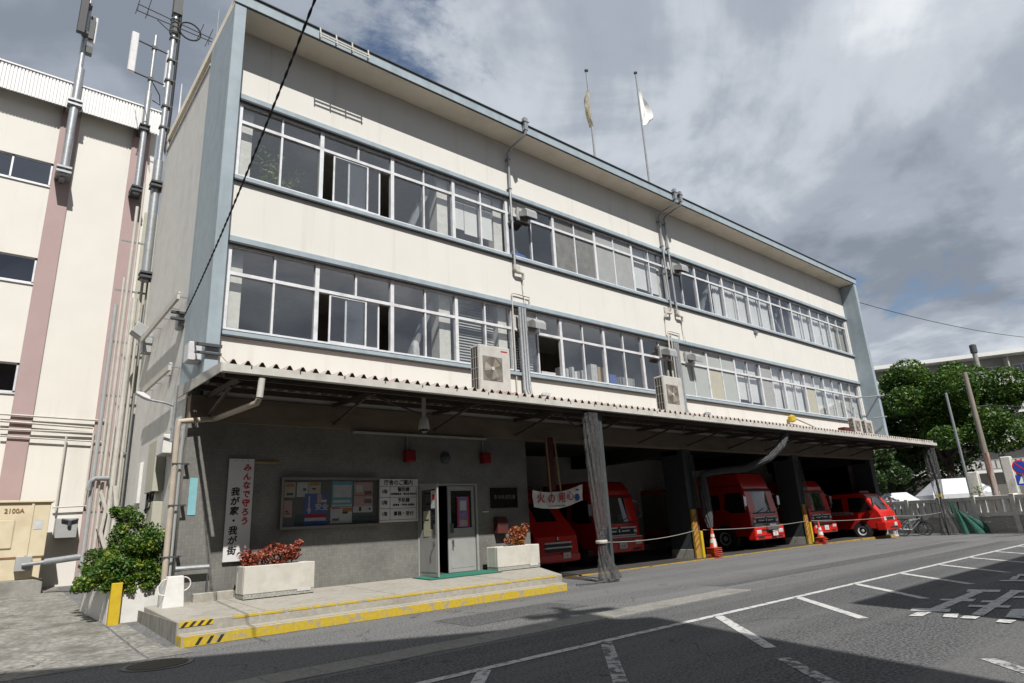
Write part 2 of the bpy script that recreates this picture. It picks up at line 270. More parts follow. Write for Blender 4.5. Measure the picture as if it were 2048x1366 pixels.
leaf_mat('leaf_grass', (0.05, 0.09, 0.02), (0.14, 0.2, 0.04), (0.3, 0.3, 0.08), 3.0)

def net_mat(name, c, open_amt=0.35, scale=60):
    m = bpy.data.materials.new(name); m.use_nodes = True; MATS[name] = m
    nt = m.node_tree; N = nt.nodes; L = nt.links; N.clear()
    o = N.new('ShaderNodeOutputMaterial'); mx = N.new('ShaderNodeMixShader'); tr = N.new('ShaderNodeBsdfTransparent'); d = N.new('ShaderNodeBsdfPrincipled')
    d.inputs['Roughness'].default_value = 0.85
    geo = N.new('ShaderNodeNewGeometry'); mp = N.new('ShaderNodeMapping'); mp.inputs['Scale'].default_value = (1, 1, 0.05); L.new(geo.outputs['Position'], mp.inputs[0])
    ns = N.new('ShaderNodeTexNoise'); ns.inputs['Scale'].default_value = scale; ns.inputs['Detail'].default_value = 3; L.new(mp.outputs[0], ns.inputs['Vector'])
    cr = N.new('ShaderNodeValToRGB'); cr.color_ramp.elements[0].color = (*[x*0.35 for x in c], 1); cr.color_ramp.elements[1].color = (*c, 1)
    cr.color_ramp.elements[0].position = 0.36; cr.color_ramp.elements[1].position = 0.66; L.new(ns.outputs['Fac'], cr.inputs[0]); L.new(cr.outputs[0], d.inputs['Base Color'])
    n2 = N.new('ShaderNodeTexNoise'); n2.inputs['Scale'].default_value = scale*1.6; L.new(geo.outputs['Position'], n2.inputs['Vector'])
    r2_ = N.new('ShaderNodeMath'); r2_.operation = 'LESS_THAN'; r2_.inputs[1].default_value = 0.38+open_amt*0.25; L.new(n2.outputs['Fac'], r2_.inputs[0])
    L.new(r2_.outputs[0], mx.inputs[0]); L.new(d.outputs[0], mx.inputs[1]); L.new(tr.outputs[0], mx.inputs[2]); L.new(mx.outputs[0], o.inputs[0])
net_mat('net_grey', (0.105, 0.105, 0.108), 0.55, 75); net_mat('net_dark', (0.10, 0.105, 0.11), 0.1); net_mat('net_green', (0.015, 0.13, 0.09), 0.2)

def tile_mat(name, c, grout, size, rough=0.5):
    m = bpy.data.materials.new(name); m.use_nodes = True; MATS[name] = m
    nt = m.node_tree; N = nt.nodes; L = nt.links; b = N['Principled BSDF']; b.inputs['Roughness'].default_value = rough
    geo = N.new('ShaderNodeNewGeometry'); sp = N.new('ShaderNodeSeparateXYZ'); L.new(geo.outputs['Position'], sp.inputs[0])
    ad = N.new('ShaderNodeMath'); ad.operation = 'ADD'; L.new(sp.outputs[0], ad.inputs[0]); L.new(sp.outputs[1], ad.inputs[1])
    cb = N.new('ShaderNodeCombineXYZ'); L.new(ad.outputs[0], cb.inputs[0]); L.new(sp.outputs[2], cb.inputs[1])
    br = N.new('ShaderNodeTexBrick'); br.offset = 0.0; br.inputs['Scale'].default_value = 1.0/size; br.inputs['Brick Width'].default_value = 1.0; br.inputs['Row Height'].default_value = 1.0
    br.inputs['Mortar Size'].default_value = 0.055; br.inputs['Mortar Smooth'].default_value = 0.2; br.inputs['Bias'].default_value = 0.0
    br.inputs['Color1'].default_value = (*c, 1); br.inputs['Color2'].default_value = (*[x*0.82 for x in c], 1); br.inputs['Mortar'].default_value = (*grout, 1)
    L.new(cb.outputs[0], br.inputs['Vector'])
    ns = N.new('ShaderNodeTexNoise'); ns.inputs['Scale'].default_value = 1.3; ns.inputs['Detail'].default_value = 7; L.new(geo.outputs['Position'], ns.inputs['Vector'])
    rp = N.new('ShaderNodeValToRGB'); rp.color_ramp.elements[0].color = (0.72, 0.72, 0.70, 1); rp.color_ramp.elements[1].color = (1.08, 1.07, 1.04, 1); rp.color_ramp.elements[0].position = 0.3; rp.color_ramp.elements[1].position = 0.7
    L.new(ns.outputs['Fac'], rp.inputs[0]); mx = N.new('ShaderNodeMixRGB'); mx.blend_type = 'MULTIPLY'; mx.inputs[0].default_value = 1; L.new(br.outputs['Color'], mx.inputs[1]); L.new(rp.outputs[0], mx.inputs[2])
    L.new(mx.outputs[0], b.inputs['Base Color']); bp = N.new('ShaderNodeBump'); bp.inputs['Strength'].default_value = 0.35; bp.inputs['Distance'].default_value = 0.006; bp.invert = True
    L.new(br.outputs['Fac'], bp.inputs['Height']); L.new(bp.outputs[0], b.inputs['Normal'])
tile_mat('tile', (0.18, 0.179, 0.17), (0.132, 0.131, 0.122), 0.066)

# ------------------------------------------------------------------ mesh helpers
def M(n): return MATS[n]
class MB:
    def __init__(s): s.v = []; s.f = []; s.m = []
    def add(s, vs, fs, mi=0):
        b = len(s.v); s.v += [tuple(p) for p in vs]; s.f += [tuple(b+i for i in f) for f in fs]; s.m += [mi]*len(fs); return s
    def hexa(s, p, mi=0):     # p: bottom 4 (ccw) then top 4
        return s.add(p, [(0, 3, 2, 1), (4, 5, 6, 7), (0, 1, 5, 4), (1, 2, 6, 5), (2, 3, 7, 6), (3, 0, 4, 7)], mi)
    def box(s, x0, x1, y0, y1, z0, z1, mi=0):
        return s.hexa([(x0, y0, z0), (x1, y0, z0), (x1, y1, z0), (x0, y1, z0), (x0, y0, z1), (x1, y0, z1), (x1, y1, z1), (x0, y1, z1)], mi)
    def bar(s, a, b, w, h, mi=0, upv=(0, 0, 1)):   # rectangular bar from a to b
        a = Vector(a); b = Vector(b); d = (b-a).normalized(); u = Vector(upv)
        if abs(d.dot(u)) > 0.98: u = Vector((0, 1, 0))
        sx = d.cross(u).normalized()*w/2; uz = sx.cross(d).normalized()*h/2
        return s.hexa([a-sx-uz, a+sx-uz, b+sx-uz, b-sx-uz, a-sx+uz, a+sx+uz, b+sx+uz, b-sx+uz], mi)
    def tube(s, pts, r, n=8, mi=0, cap=True):
        pts = [Vector(p) for p in pts]; k = len(pts); rs = r if isinstance(r, (list, tuple)) else [r]*k
        b = len(s.v); d0 = (pts[1]-pts[0]).normalized(); a = Vector((0, 0, 1)) if abs(d0.z) < 0.9 else Vector((1, 0, 0)); u = d0.cross(a).normalized()
        for i, p in enumerate(pts):
            d = (pts[min(i+1, k-1)]-pts[max(i-1, 0)]).normalized(); u = (u-d*u.dot(d)).normalized(); w = d.cross(u)
            for j in range(n):
                t = 2*math.pi*j/n; s.v.append(tuple(p+(u*math.cos(t)+w*math.sin(t))*rs[i]))
        for i in range(k-1):
            for j in range(n):
                q = (j+1) % n; s.f.append((b+i*n+j, b+i*n+q, b+(i+1)*n+q, b+(i+1)*n+j)); s.m.append(mi)
        if cap:
            s.f.append(tuple(b+j for j in reversed(range(n)))); s.f.append(tuple(b+(k-1)*n+j for j in range(n))); s.m += [mi, mi]
        return s
    def lathe(s, c, prof, n=16, mi=0, axis='z'):
        b = len(s.v); c = Vector(c)
        for r_, h in prof:
            for j in range(n):
                t = 2*math.pi*j/n; x, y = r_*math.cos(t), r_*math.sin(t)
                p = {'z': (x, y, h), 'x': (h, x, y), 'y': (x, h, y)}[axis]
                s.v.append(tuple(c+Vector(p)))
        for i in range(len(prof)-1):
            for j in range(n):
                q = (j+1) % n; s.f.append((b+i*n+j, b+i*n+q, b+(i+1)*n+q, b+(i+1)*n+j)); s.m.append(mi)
        s.f.append(tuple(b+j for j in reversed(range(n)))); s.f.append(tuple(b+(len(prof)-1)*n+j for j in range(n))); s.m += [mi, mi]
        return s
    def prism(s, poly, vec, mi=0):
        n = len(poly); vec = Vector(vec); a = [Vector(p) for p in poly]; b = [p+vec for p in a]
        return s.add(a+b, [tuple(reversed(range(n))), tuple(range(n, 2*n))]+[(i, (i+1) % n, n+(i+1) % n, n+i) for i in range(n)], mi)
    def loft(s, secs, mi=0, close=True):
        n = len(secs[0]); vs_ = [p for sec in secs for p in sec]; fs = []
        for i in range(len(secs)-1):
            for j in range(n if close else n-1):
                q = (j+1) % n; fs.append((i*n+j, i*n+q, (i+1)*n+q, (i+1)*n+j))
        if close: fs += [tuple(reversed(range(n))), tuple((len(secs)-1)*n+j for j in range(n))]
        return s.add(vs_, fs, mi)
    def mesh(s, name, mats, smooth=False, bevel=0.0, seg=1, ang=38):
        me = bpy.data.meshes.new(name); me.from_pydata(s.v, [], s.f)
        for x in (mats if isinstance(mats, (list, tuple)) else [mats]): me.materials.append(M(x) if isinstance(x, str) else x)
        me.polygons.foreach_set('material_index', s.m)
        bm = bmesh.new(); bm.from_mesh(me); bmesh.ops.recalc_face_normals(bm, faces=bm.faces)
        if bevel:
            bmesh.ops.bevel(bm, geom=[e for e in bm.edges if len(e.link_faces) == 2 and e.calc_face_angle(0) > 0.5], offset=bevel, segments=seg, affect='EDGES', profile=0.6)
        bm.to_mesh(me); bm.free()
        if smooth:
            me.polygons.foreach_set('use_smooth', [True]*len(me.polygons)); me.set_sharp_from_angle(angle=R(ang))
        return me
    def split(s, name, mats, parent=None, **k):            # every loose piece becomes an object of its own
        par = list(range(len(s.v)))
        def find(i):
            while par[i] != i: par[i] = par[par[i]]; i = par[i]
            return i
        for f in s.f:
            a = find(f[0])
            for i in f[1:]: par[find(i)] = a
        groups = {}
        for f, m_ in zip(s.f, s.m): groups.setdefault(find(f[0]), []).append((f, m_))
        for g in groups.values():
            ids = sorted({i for f, _ in g for i in f}); mp = {i: n for n, i in enumerate(ids)}; b = MB(); b.v = [s.v[i] for i in ids]; b.f = [tuple(mp[i] for i in f) for f, _ in g]; b.m = [m_ for _, m_ in g]; b.build(name, mats, parent, **k)
    def build(s, name, mats, parent=None, smooth=False, bevel=0.0, seg=1, local=False, ang=38):
        return link(name, s.mesh(name, mats, smooth, bevel, seg, ang), parent, local)
def link(name, me, parent=None, local=False):
    o = bpy.data.objects.new(name, me); col.objects.link(o)
    if parent:
        o.parent = parent
        if not local: o.matrix_parent_inverse = world_of(parent).inverted()
    return o
def world_of(o):
    m = Matrix.LocRotScale(o.location, o.rotation_euler, o.scale)
    return (world_of(o.parent) @ o.matrix_parent_inverse @ m) if o.parent else m
def tag(o, label=None, cat=None, group=None, kind=None):
    if label: o['label'] = label
    if cat: o['category'] = cat
    if group: o['group'] = group
    if kind: o['kind'] = kind
    return o
def thing(name, label, cat, loc=(0, 0, 0), rz=0, group=None):
    o = bpy.data.objects.new(name, None); col.objects.link(o); o.empty_display_size = 0.2
    o.location = loc; o.rotation_euler = (0, 0, rz); return tag(o, label, cat, group)
def copy_tree(o, parent=None):
    c = o.copy(); col.objects.link(c); c.parent = parent
    for ch in [k for k in bpy.data.objects if k.parent == o]: copy_tree(ch, c)
    return c
def text(body, size, m, loc, parent=None, rot=(math.pi/2, 0, 0), name='lettering', bold=0.0, align='CENTER', line=1.0, local=False, sx=1.0, shear=0.0):
    c = bpy.data.curves.new('t', 'FONT'); c.body = body; c.size = size; c.align_x = align; c.align_y = 'CENTER'; c.space_line = line; c.shear = shear; c.resolution_u = 3
    c.extrude = 0.0015
    t = bpy.data.objects.new('t', c); col.objects.link(t); dg = bpy.context.evaluated_depsgraph_get()
    me = bpy.data.meshes.new_from_object(t.evaluated_get(dg)); bpy.data.objects.remove(t)
    if bold:
        bm = bmesh.new()
        for ox, oy in ((0, 0), (bold, 0), (-bold, 0), (0, bold), (0, -bold)):
            me2 = me.copy(); me2.transform(Matrix.Translation((ox, oy, 0.0002*(ox > 0)+0.0004*(ox < 0)+0.0006*(oy > 0)+0.0008*(oy < 0)))); bm.from_mesh(me2); bpy.data.meshes.remove(me2)
        me.clear_geometry(); bm.to_mesh(me); bm.free()
    me.materials.clear(); me.materials.append(M(m)); me.transform(Matrix.Diagonal((sx, 1, 1, 1)))
    me.transform(Matrix.LocRotScale(Vector(loc), Matrix.Identity(3).to_quaternion() if rot is None else __import__('mathutils').Euler(rot).to_quaternion(), Vector((1, 1, 1))))
    return link(name, me, parent, local)
def cloud_leaves(name, pts, size, m, parent=None, jitter=0.4, aspect=0.55, upbias=0.35):
    n = len(pts); pts = np.asarray(pts, float)
    nrm = RNG.normal(size=(n, 3)); nrm[:, 2] = np.abs(nrm[:, 2])+upbias; nrm /= np.linalg.norm(nrm, axis=1)[:, None]
    t = RNG.normal(size=(n, 3)); t -= nrm*(t*nrm).sum(1)[:, None]; t /= np.linalg.norm(t, axis=1)[:, None]; b = np.cross(nrm, t)
    s = size*(1+jitter*RNG.uniform(-1, 1, n))[:, None]
    V = np.stack([pts-t*s*0.5, pts+b*s*aspect*0.5, pts+t*s*0.5+nrm*s*0.08, pts-b*s*aspect*0.5], 1).reshape(-1, 3)
    me = bpy.data.meshes.new(name); me.vertices.add(4*n); me.vertices.foreach_set('co', V.ravel().astype(np.float32))
    me.loops.add(4*n); me.loops.foreach_set('vertex_index', np.arange(4*n, dtype=np.int32)); me.polygons.add(n)
    me.polygons.foreach_set('loop_start', np.arange(0, 4*n, 4, dtype=np.int32)); me.materials.append(M(m)); me.update(); me.validate()
    return link(name, me, parent)
def blob_points(centres, radii, per, shell=0.45):
    out = []
    for c, r_ in zip(centres, radii):
        d = RNG.normal(size=(per, 3)); d /= np.linalg.norm(d, axis=1)[:, None]
        q = r_*(shell+(1-shell)*RNG.uniform(0, 1, per)**0.6); out.append(np.asarray(c)+d*q[:, None]*np.array([1, 1, 0.8]))
    return np.concatenate(out)

# ------------------------------------------------------------------ ground
def sstep(t): t = min(max(t, 0.0), 1.0); return t*t*(3-2*t)
def gz(x, y):
    z = -0.15*sstep((x-26)/10)*min(max((1.5-y)/1.5, 0), 1 if x < 34.6 else 1)
    if x >= 34.6: z = -0.15
    if x < -0.4: z += 0.042*min(max(y+2.9, 0), 14.0)*sstep((-0.4-x)/0.06)
    return z
def sheet(name, xs, ys, m, dz=0.0, parent=None):
    b = MB(); nx, ny = len(xs), len(ys)
    b.add([(x, y, gz(x, y)+dz) for y in ys for x in xs], [(j*nx+i, j*nx+i+1, (j+1)*nx+i+1, (j+1)*nx+i) for j in range(ny-1) for i in range(nx-1)])
    return b.build(name, m, parent)
def lin(a, b, n): return [a+(b-a)*i/(n-1) for i in range(n)]
ground = tag(sheet('ground', [-900, -200, -40, -15, -8, -4, -2, -1, -0.5, -0.46, -0.4, 0, 4, 9, 15, 20, 24]+lin(26, 36, 11)+[37, 40, 50, 90, 300, 1200],
             [-900, -200, -60, -30, -20, -12, -8, -5, -3.5, -2.9, -2, -1, 0, 0.5, 1, 1.5, 3, 6, 9, 11.1, 15, 40, 120, 400, 1500], 'asphalt'), kind='structure')
tag(sheet('concrete_lot', [-16, -8, -4, -2, -1.02], [-3.45, -2.9, -2, 0, 3, 6, 9.5], 'lot_concrete', 0.005), kind='structure')
tag(sheet('concrete_path', [-0.98, -0.7, -0.43], [-3.45, -2.9, -2, -1, 0, 0.6], 'lot_concrete', 0.005), kind='structure')
tag(sheet('driving_lane', [-16, 0, 10, 20, 26, 31, 36, 60], [-30, -12, -9, -6.7], 'asphalt_new', 0.003), kind='structure')
tag(sheet('trench_patch', [9.6, 14, 20, 26, 31, 36, 48], [-5.75, -5.1], 'asphalt_new', 0.004), kind='structure')
tag(sheet('asphalt_patch', [3.2, 5.9], [-5.2, -4.1], 'asphalt_new', 0.004), kind='structure')
gs = bpy.data.objects.new('gutter_channel', None); col.objects.link(gs); tag(gs, kind='structure'); gs.location = (0, -6.3, 0)
gb = MB().box(0, 0.595, -0.28, 0.28, -0.05, 0.012).mesh('channel_block', 'gutter_concrete', bevel=0.008)
for i in range(42):
    o = link('channel_block', gb, gs, True); o.location = (-16+i*0.6+0.003, random.uniform(-0.006, 0.006), random.uniform(-0.003, 0.003))
# painted lines
def strip(name, a, b, w, m, dz=0.009):
    a = Vector((a[0], a[1], 0)); b = Vector((b[0], b[1], 0)); n = max(1, int((b-a).length/3)); d = (b-a).normalized(); s = Vector((-d.y, d.x, 0))*w/2
    mb = MB(); vs_ = []
    for i in range(n+1):
        p = a.lerp(b, i/n)
        for q in (p-s, p+s): vs_.append((q.x, q.y, gz(q.x, q.y)+dz))
    mb.add(vs_, [(2*i, 2*i+1, 2*i+3, 2*i+2) for i in range(n)]); return mb.build(name, m, ground)
strip('edge_line', (0.4, -7.87), (60, -7.95), 0.13, 'road_white')
for x in (1.4, 3.37, 5.92, 8.45, 10.86, 13.25, 15.7, 18.1, 20.5, 23.0, 25.4, 27.9):
    worn = x in (3.37,)
    strip('stall_line', (x, -7.94), (x-1.78, -9.78), 0.15, 'road_white_worn' if worn else 'road_white')
strip('dashed_line', (3.72, -10.15), (2.9, -11.1), 0.15, 'road_white_worn'); strip('dashed_line', (4.78, -11.72), (4.2, -12.3), 0.15, 'road_white_worn')
LETTER_STROKES = [[(10.579,-9.962),(10.687,-10.42),(10.364,-10.485),(10.224,-10.04)],[(10.602,-10.095),(10.597,-10.264),(7.901,-10.367),(7.919,-10.202)],[(9.117,-9.997),(9.311,-10.423),(8.979,-10.471),(8.944,-10.019)],[(7.91,-9.981),(8.045,-10.448),(7.732,-10.518),(7.631,-10.041)],[(7.533,-10.178),(7.615,-10.332),(7.172,-10.353),(7.132,-10.195)],[(10.672,-10.561),(10.677,-10.748),(10.366,-10.815),(10.351,-10.616)],[(10.584,-10.587),(10.575,-10.734),(7.558,-10.974),(7.609,-10.818)],[(9.135,-10.557),(9.259,-10.822),(8.941,-10.864),(8.916,-10.58)],[(8.564,-10.537),(8.699,-11.027),(8.454,-11.051),(8.319,-10.582)],[(9.796,-10.824),(9.982,-10.966),(9.649,-11.035),(9.557,-10.832)],[(7.501,-10.532),(7.581,-10.68),(7.219,-10.762),(7.214,-10.592)],[(7.427,-10.785),(7.481,-10.964),(7.209,-10.975),(7.199,-10.803)],[(7.301,-11.213),(7.322,-11.395),(7.041,-11.394),(7.066,-11.232)],[(8.291,-11.12),(8.472,-11.281),(7.497,-11.485),(7.522,-11.227)],[(12.164,-10.033),(12.42,-10.456),(12.104,-10.522),(12.014,-10.097)],[(13.44,-10.054),(13.543,-10.221),(13.127,-10.308),(13.127,-10.109)],[(12.988,-10.082),(13.16,-10.159),(12.363,-10.278),(12.359,-10.155)]]
for k, q in enumerate(LETTER_STROKES):
    MB().add([(x, y, gz(x, y)+0.010+0.0006*k) for x, y in q], [(0, 1, 2, 3)]).build('painted_character_stroke', 'road_white', ground)

# ------------------------------------------------------------------ fire station
ST = thing('fire_station', 'long three-storey cream fire station with blue-grey end fins and red engines in its bays', 'fire station', (17, 0, 0))
X0, X1, UW = 0.54, 33.98, 2.09
BK = 6.0
def part(name, mb, m, **k): return mb.build(name, m, ST, **k)
part('end_fin', MB().box(0, 0.267, -0.83, 1.14, 4.66, 13.84), 'blue_trim', bevel=0.01)
part('end_fin', MB().box(34.2, 34.5, -0.83, 1.14, 4.66, 13.84), 'blue_trim', bevel=0.01)
rf = part('roof', MB().box(0.0, 34.5, -0.80, BK+0.2, 13.86, 14.10), 'soffit')
part_f = MB().box(-0.02, 34.53, -0.86, -0.801, 13.87, 14.17).build('fascia', 'blue_trim', rf, bevel=0.006)
MB().box(-0.05, 34.57, -0.90, -0.70, 14.172, 14.20).build('roof_lip', 'dark_lip', rf)
MB().box(0.27, 34.19, -0.845, -0.802, 13.853, 13.868).build('drip_edge', 'dark_lip', rf)
def wall(name, x0, x1, z0, z1, m='cream_wall', y0=0.0, y1=0.2): return part(name, MB().box(x0, x1, y0, y1, z0, z1), m)
wall('spandrel_wall', 0.267, 34.2, 4.46, 5.83); wall('spandrel_wall', 0.267, 34.2, 8.17, 9.66); wall('spandrel_wall', 0.267, 34.2, 11.97, 13.858)
for z0, z1 in ((5.83, 8.17), (9.66, 11.97)):
    wall('jamb_wall', 0.267, X0-0.05, z0, z1); wall('jamb_wall', X1+0.05, 34.2, z0, z1)
for z0, z1 in ((11.86, 12.0), (8.06, 8.2)):
    t = part('head_trim', MB().box(0.27, 34.197, -0.07, 0.02, z0, z1), 'blue_trim', bevel=0.006)
    MB().box(0.27, 34.197, -0.062, 0.16, z0-0.035, z0-0.001).build('drip_edge', 'dark_lip', t)
for z0, z1 in ((9.63, 9.81), (5.80, 5.98)):
    t = part('sill_trim', MB().prism([(0.27, -0.09, z0+0.03), (0.27, 0.18, z0+0.03), (0.27, 0.18, z1), (0.27, -0.09, z1-0.06)], (33.927, 0, 0)), 'blue_trim')
    MB().box(0.27, 34.197, -0.085, 0.16, z0, z0+0.028).build('sill_edge', 'dark_lip', t)
# side, back and inner walls
part('side_wall', MB().box(0.012, 0.25, 1.142, BK, 0.0, 13.38), 'side_wall')
part('side_coping', MB().box(-0.02, 0.28, 1.142, BK, 13.382, 13.45), 'canopy_metal')
part('side_wall', MB().box(34.2, 34.45, 1.142, BK, 0.0, 13.38), 'side_wall')
part('back_wall', MB().box(0.012, 34.45, BK, BK+0.25, 0.0, 13.86), 'side_wall')
part('annex_wall', MB().box(0.02, 5.0, 8.95, 9.3, 0.3, 12.6), 'box_beige')
for z in (5.1, 8.95): part('floor_slab', MB().box(0.26, 34.19, 0.201, BK-0.01, z-0.25, z), 'room_floor')
for z in (8.45, 12.45): part('ceiling', MB().box(0.26, 34.19, 0.201, BK-0.01, z, z+0.05), 'room_ceiling')
for z in (5.101, 8.951):
    part('room_wall', MB().box(0.26, 34.19, 4.8, 4.95, z, z+3.34), 'room_wall')
    for x in (8.75, 17.15, 25.5): part('room_wall', MB().box(x, x+0.15, 0.7, 4.79, z, z+3.34), 'room_wall')
    for x0, x1 in ((0.6, 0.92), (6.36, 6.74), (8.52, 8.86), (16.9, 17.2), (25.3, 25.6), (33.6, 33.95)):
        part('inner_column', MB().box(x0, x1, 0.28, 0.69, z, z+3.34), 'inner_column')
for a, b in (((5.2, 0.5, 9.2), (6.36, 0.5, 11.9)), ((19.9, 0.5, 9.5), (21.2, 0.5, 12.0)), ((25.7, 0.5, 12.0), (27.6, 0.5, 9.4)), ((27.6, 0.55, 12.0), (25.7, 0.55, 9.4)), ((5.2, 0.5, 5.3), (6.36, 0.5, 8.1))):
    part('brace', MB().bar(a, b, 0.16, 0.16), 'steel_grey')
# windows
def frame_mb(z0, z1, zt, mid=True, right=False):
    b = MB(); d0, d1 = -0.05, 0.05
    b.box(-0.052, 0.052, d0-0.012, d1, z0, z1)
    b.box(0.052, UW-0.052, d0, d1, z0, z0+0.045); b.box(0.052, UW-0.052, d0, d1, z1-0.045, z1); b.box(0.052, UW-0.052, d0-0.006, d1, zt-0.04, zt+0.04)
    b.box(UW/2-0.025, UW/2+0.025, d0+0.006, d1-0.006, zt+0.04, z1-0.045)
    if mid: b.box(UW/2-0.025, UW/2+0.025, d0+0.006, d1-0.006, z0+0.045, zt-0.04)
    if right: b.box(UW-0.052, UW+0.052, d0-0.012, d1, z0, z1)
    return b
FL = {'u': (9.815, 11.825, 11.30), 'l': (5.985, 8.025, 7.33)}
FM = {}; PM = {}
for k, (z0, z1, zt) in FL.items():
    FM[k] = frame_mb(z0, z1, zt).mesh('window', 'aluminium'); FM[k+'s'] = frame_mb(z0, z1, zt, mid=False).mesh('window', 'aluminium'); FM[k+'r'] = frame_mb(z0, z1, zt, right=True).mesh('window', 'aluminium')
    h = UW/2
    for q, (x0, x1, a, b) in {'tl': (0.052, h-0.025, zt+0.04, z1-0.045), 'tr': (h+0.025, UW-0.052, zt+0.04, z1-0.045), 'bl': (0.052, h-0.025, z0+0.045, zt-0.04), 'br': (h+0.025, UW-0.052, z0+0.045, zt-0.04)}.items():
        for g in ('glass', 'frost_green', 'frost_grey', 'frost_light', 'ac_white', 'box_beige'):
            PM[k, q, g] = MB().box(x0, x1, -0.003, 0.003, a, b).mesh('pane', g)
def curtain(x0, x1, z0, z1, m, parent, y=0.16, amp=0.028, pitch=0.13):
    n = max(4, int((x1-x0)/pitch*6)); b = MB(); ph = random.uniform(0, 6)
    pts = [(x0+(x1-x0)*i/n, y+amp*math.sin(ph+i*1.05)+0.3*amp*math.sin(ph+i*0.37)) for i in range(n+1)]
    b.add([(x, yy, z0) for x, yy in pts]+[(x, yy, z1) for x, yy in pts], [(i, i+1, n+2+i, n+1+i) for i in range(n)])
    return b.build('curtain', m, parent, smooth=True, local=True)
def blind(x0, x1, z0, z1, m, parent, y=0.15):
    b = MB().box(x0, x1, y, y+0.012, z0, z1); b.box(x0, x1, y-0.008, y+0.02, z0-0.02, z0-0.001); return b.build('blind', m, parent, local=True)
def slats(x0, x1, z0, z1, parent, y=0.2, pitch=0.085):
    b = MB(); z = z0
    while z < z1-pitch:
        b.hexa([(x0, y, z), (x1, y, z), (x1, y+0.012, z), (x0, y+0.012, z), (x0, y+0.05, z+pitch*0.9), (x1, y+0.05, z+pitch*0.9), (x1, y+0.062, z+pitch*0.9), (x0, y+0.062, z+pitch*0.9)]); z += pitch
    return b.build('louvre_blind', 'corrugated_grey', parent, local=True)
SPEC = {('u', 1): dict(s=1), ('l', 1): dict(s=1), ('u', 3): dict(bl=[(0.06, 1.04, 11.34, 11.7, 'blind_grey'), (1.06, 1.62, 11.34, 11.7, 'blind_grey'), (0.06, 0.52, 10.32, 11.22, 'blind_grey'), (0.54, 1.02, 10.22, 11.22, 'blind_grey'), (1.06, 1.62, 10.25, 11.22, 'blind_grey')]),
 ('u', 4): dict(tl='ac_white'), ('u', 5): dict(a='frost_grey'), ('u', 6): dict(a='frost_light', bl=[]), ('u', 7): dict(a='glass', bl=[(0.06, 1.02, 11.34, 11.8, 'blind_grey'), (1.06, 2.0, 11.34, 11.8, 'blind_grey'), (0.06, 1.02, 10.12, 11.26, 'blind_grey'), (1.06, 1.75, 10.08, 11.26, 'blind_grey')]),
 ('u', 8): dict(tl='ac_white'), ('u', 9): dict(c=[(1.55, 2.04, 'curtain_white')]), ('u', 10): dict(c=[(0.04, 2.05, 'curtain_white')]), ('u', 11): dict(c=[(0.04, 2.05, 'curtain_white')]),
 ('u', 12): dict(), ('u', 13): dict(c=[(1.06, 2.05, 'curtain_white')], bl=[(0.04, 1.02, 9.86, 11.8, 'blind_grey')]), ('u', 14): dict(c=[(0.04, 2.05, 'curtain_white')]), ('u', 15): dict(c=[(0.04, 0.9, 'curtain_white'), (0.95, 2.03, 'curtain_beige')]),
 ('l', 3): dict(sl=[(0.05, 1.55, 6.0, 8.0)]), ('l', 4): dict(tl='ac_white', br=None, sl=[(0.05, 1.0, 6.0, 7.3)]), ('l', 7): dict(tr='box_beige'), ('l', 8): dict(tl='ac_white', tr='frost_green', bl_='frost_green', br='frost_green'),
 ('l', 9): dict(a='frost_green', bl_='box_beige'), ('l', 10): dict(bl=[(0.06, 1.02, 7.37, 7.98, 'blind_grey'), (1.06, 2.02, 7.37, 7.98, 'blind_grey'), (0.06, 1.02, 6.26, 7.3, 'blind_grey'), (1.06, 2.02, 6.2, 7.3, 'blind_grey')]),
 ('l', 11): dict(a='frost_light', tr='glass', br='glass', c=[(1.4, 2.0, 'curtain_white')]), ('l', 12): dict(c=[(0.04, 2.05, 'curtain_white')]), ('l', 13): dict(c=[(0.04, 2.05, 'blind_grey')], bl_='box_beige'), ('l', 14): dict(c=[(0.04, 2.05, 'curtain_white')]), ('l', 15): dict(c=[(0.04, 2.03, 'blind_grey')])}
for k in 'ul':
    z0, z1, zt = FL[k]
    for i in range(16):
        sp = SPEC.get((k, i), {})
        w = link('window', FM[k+('s' if sp.get('s') else 'r' if i == 15 else '')], ST); w.location = (X0+UW*i, 0.10, 0)
        a = sp.get('a', 'glass')
        for q in ('tl', 'tr') if sp.get('s') else ('tl', 'tr', 'bl', 'br'):
            g = sp.get(q if q != 'bl' else 'bl_', a)
            if g: link('pane', PM[k, q, g], w, True)
        if sp.get('s'):
            for x0, x1, y in ((0.34, 1.36, -0.018), (0.78, 1.74, 0.018)):
                sb = MB(); a0, a1 = z0+0.047, zt-0.042
                for q in ((x0, x0+0.045), (x1-0.045, x1)): sb.box(*q, y-0.014, y+0.014, a0, a1)
                for q in ((a0, a0+0.05), (a1-0.045, a1)): sb.box(x0+0.045, x1-0.045, y-0.014, y+0.014, *q)
                sb.box(x0+0.046, x1-0.046, y-0.002, y+0.002, a0+0.051, a1-0.046, 1)
                sb.build('sash', ['aluminium', 'glass'], w, local=True)
        for x0, x1, m in sp.get('c', ()): curtain(x0, x1, z0+0.02, z1-0.05, m, w)
        if isinstance(sp.get('bl'), list):
            for x0, x1, a0, a1, m in sp['bl']: blind(x0, x1, a0, a1, m, w)
        for x0, x1, a0, a1 in sp.get('sl', ()): slats(x0, x1, a0, a1, w)
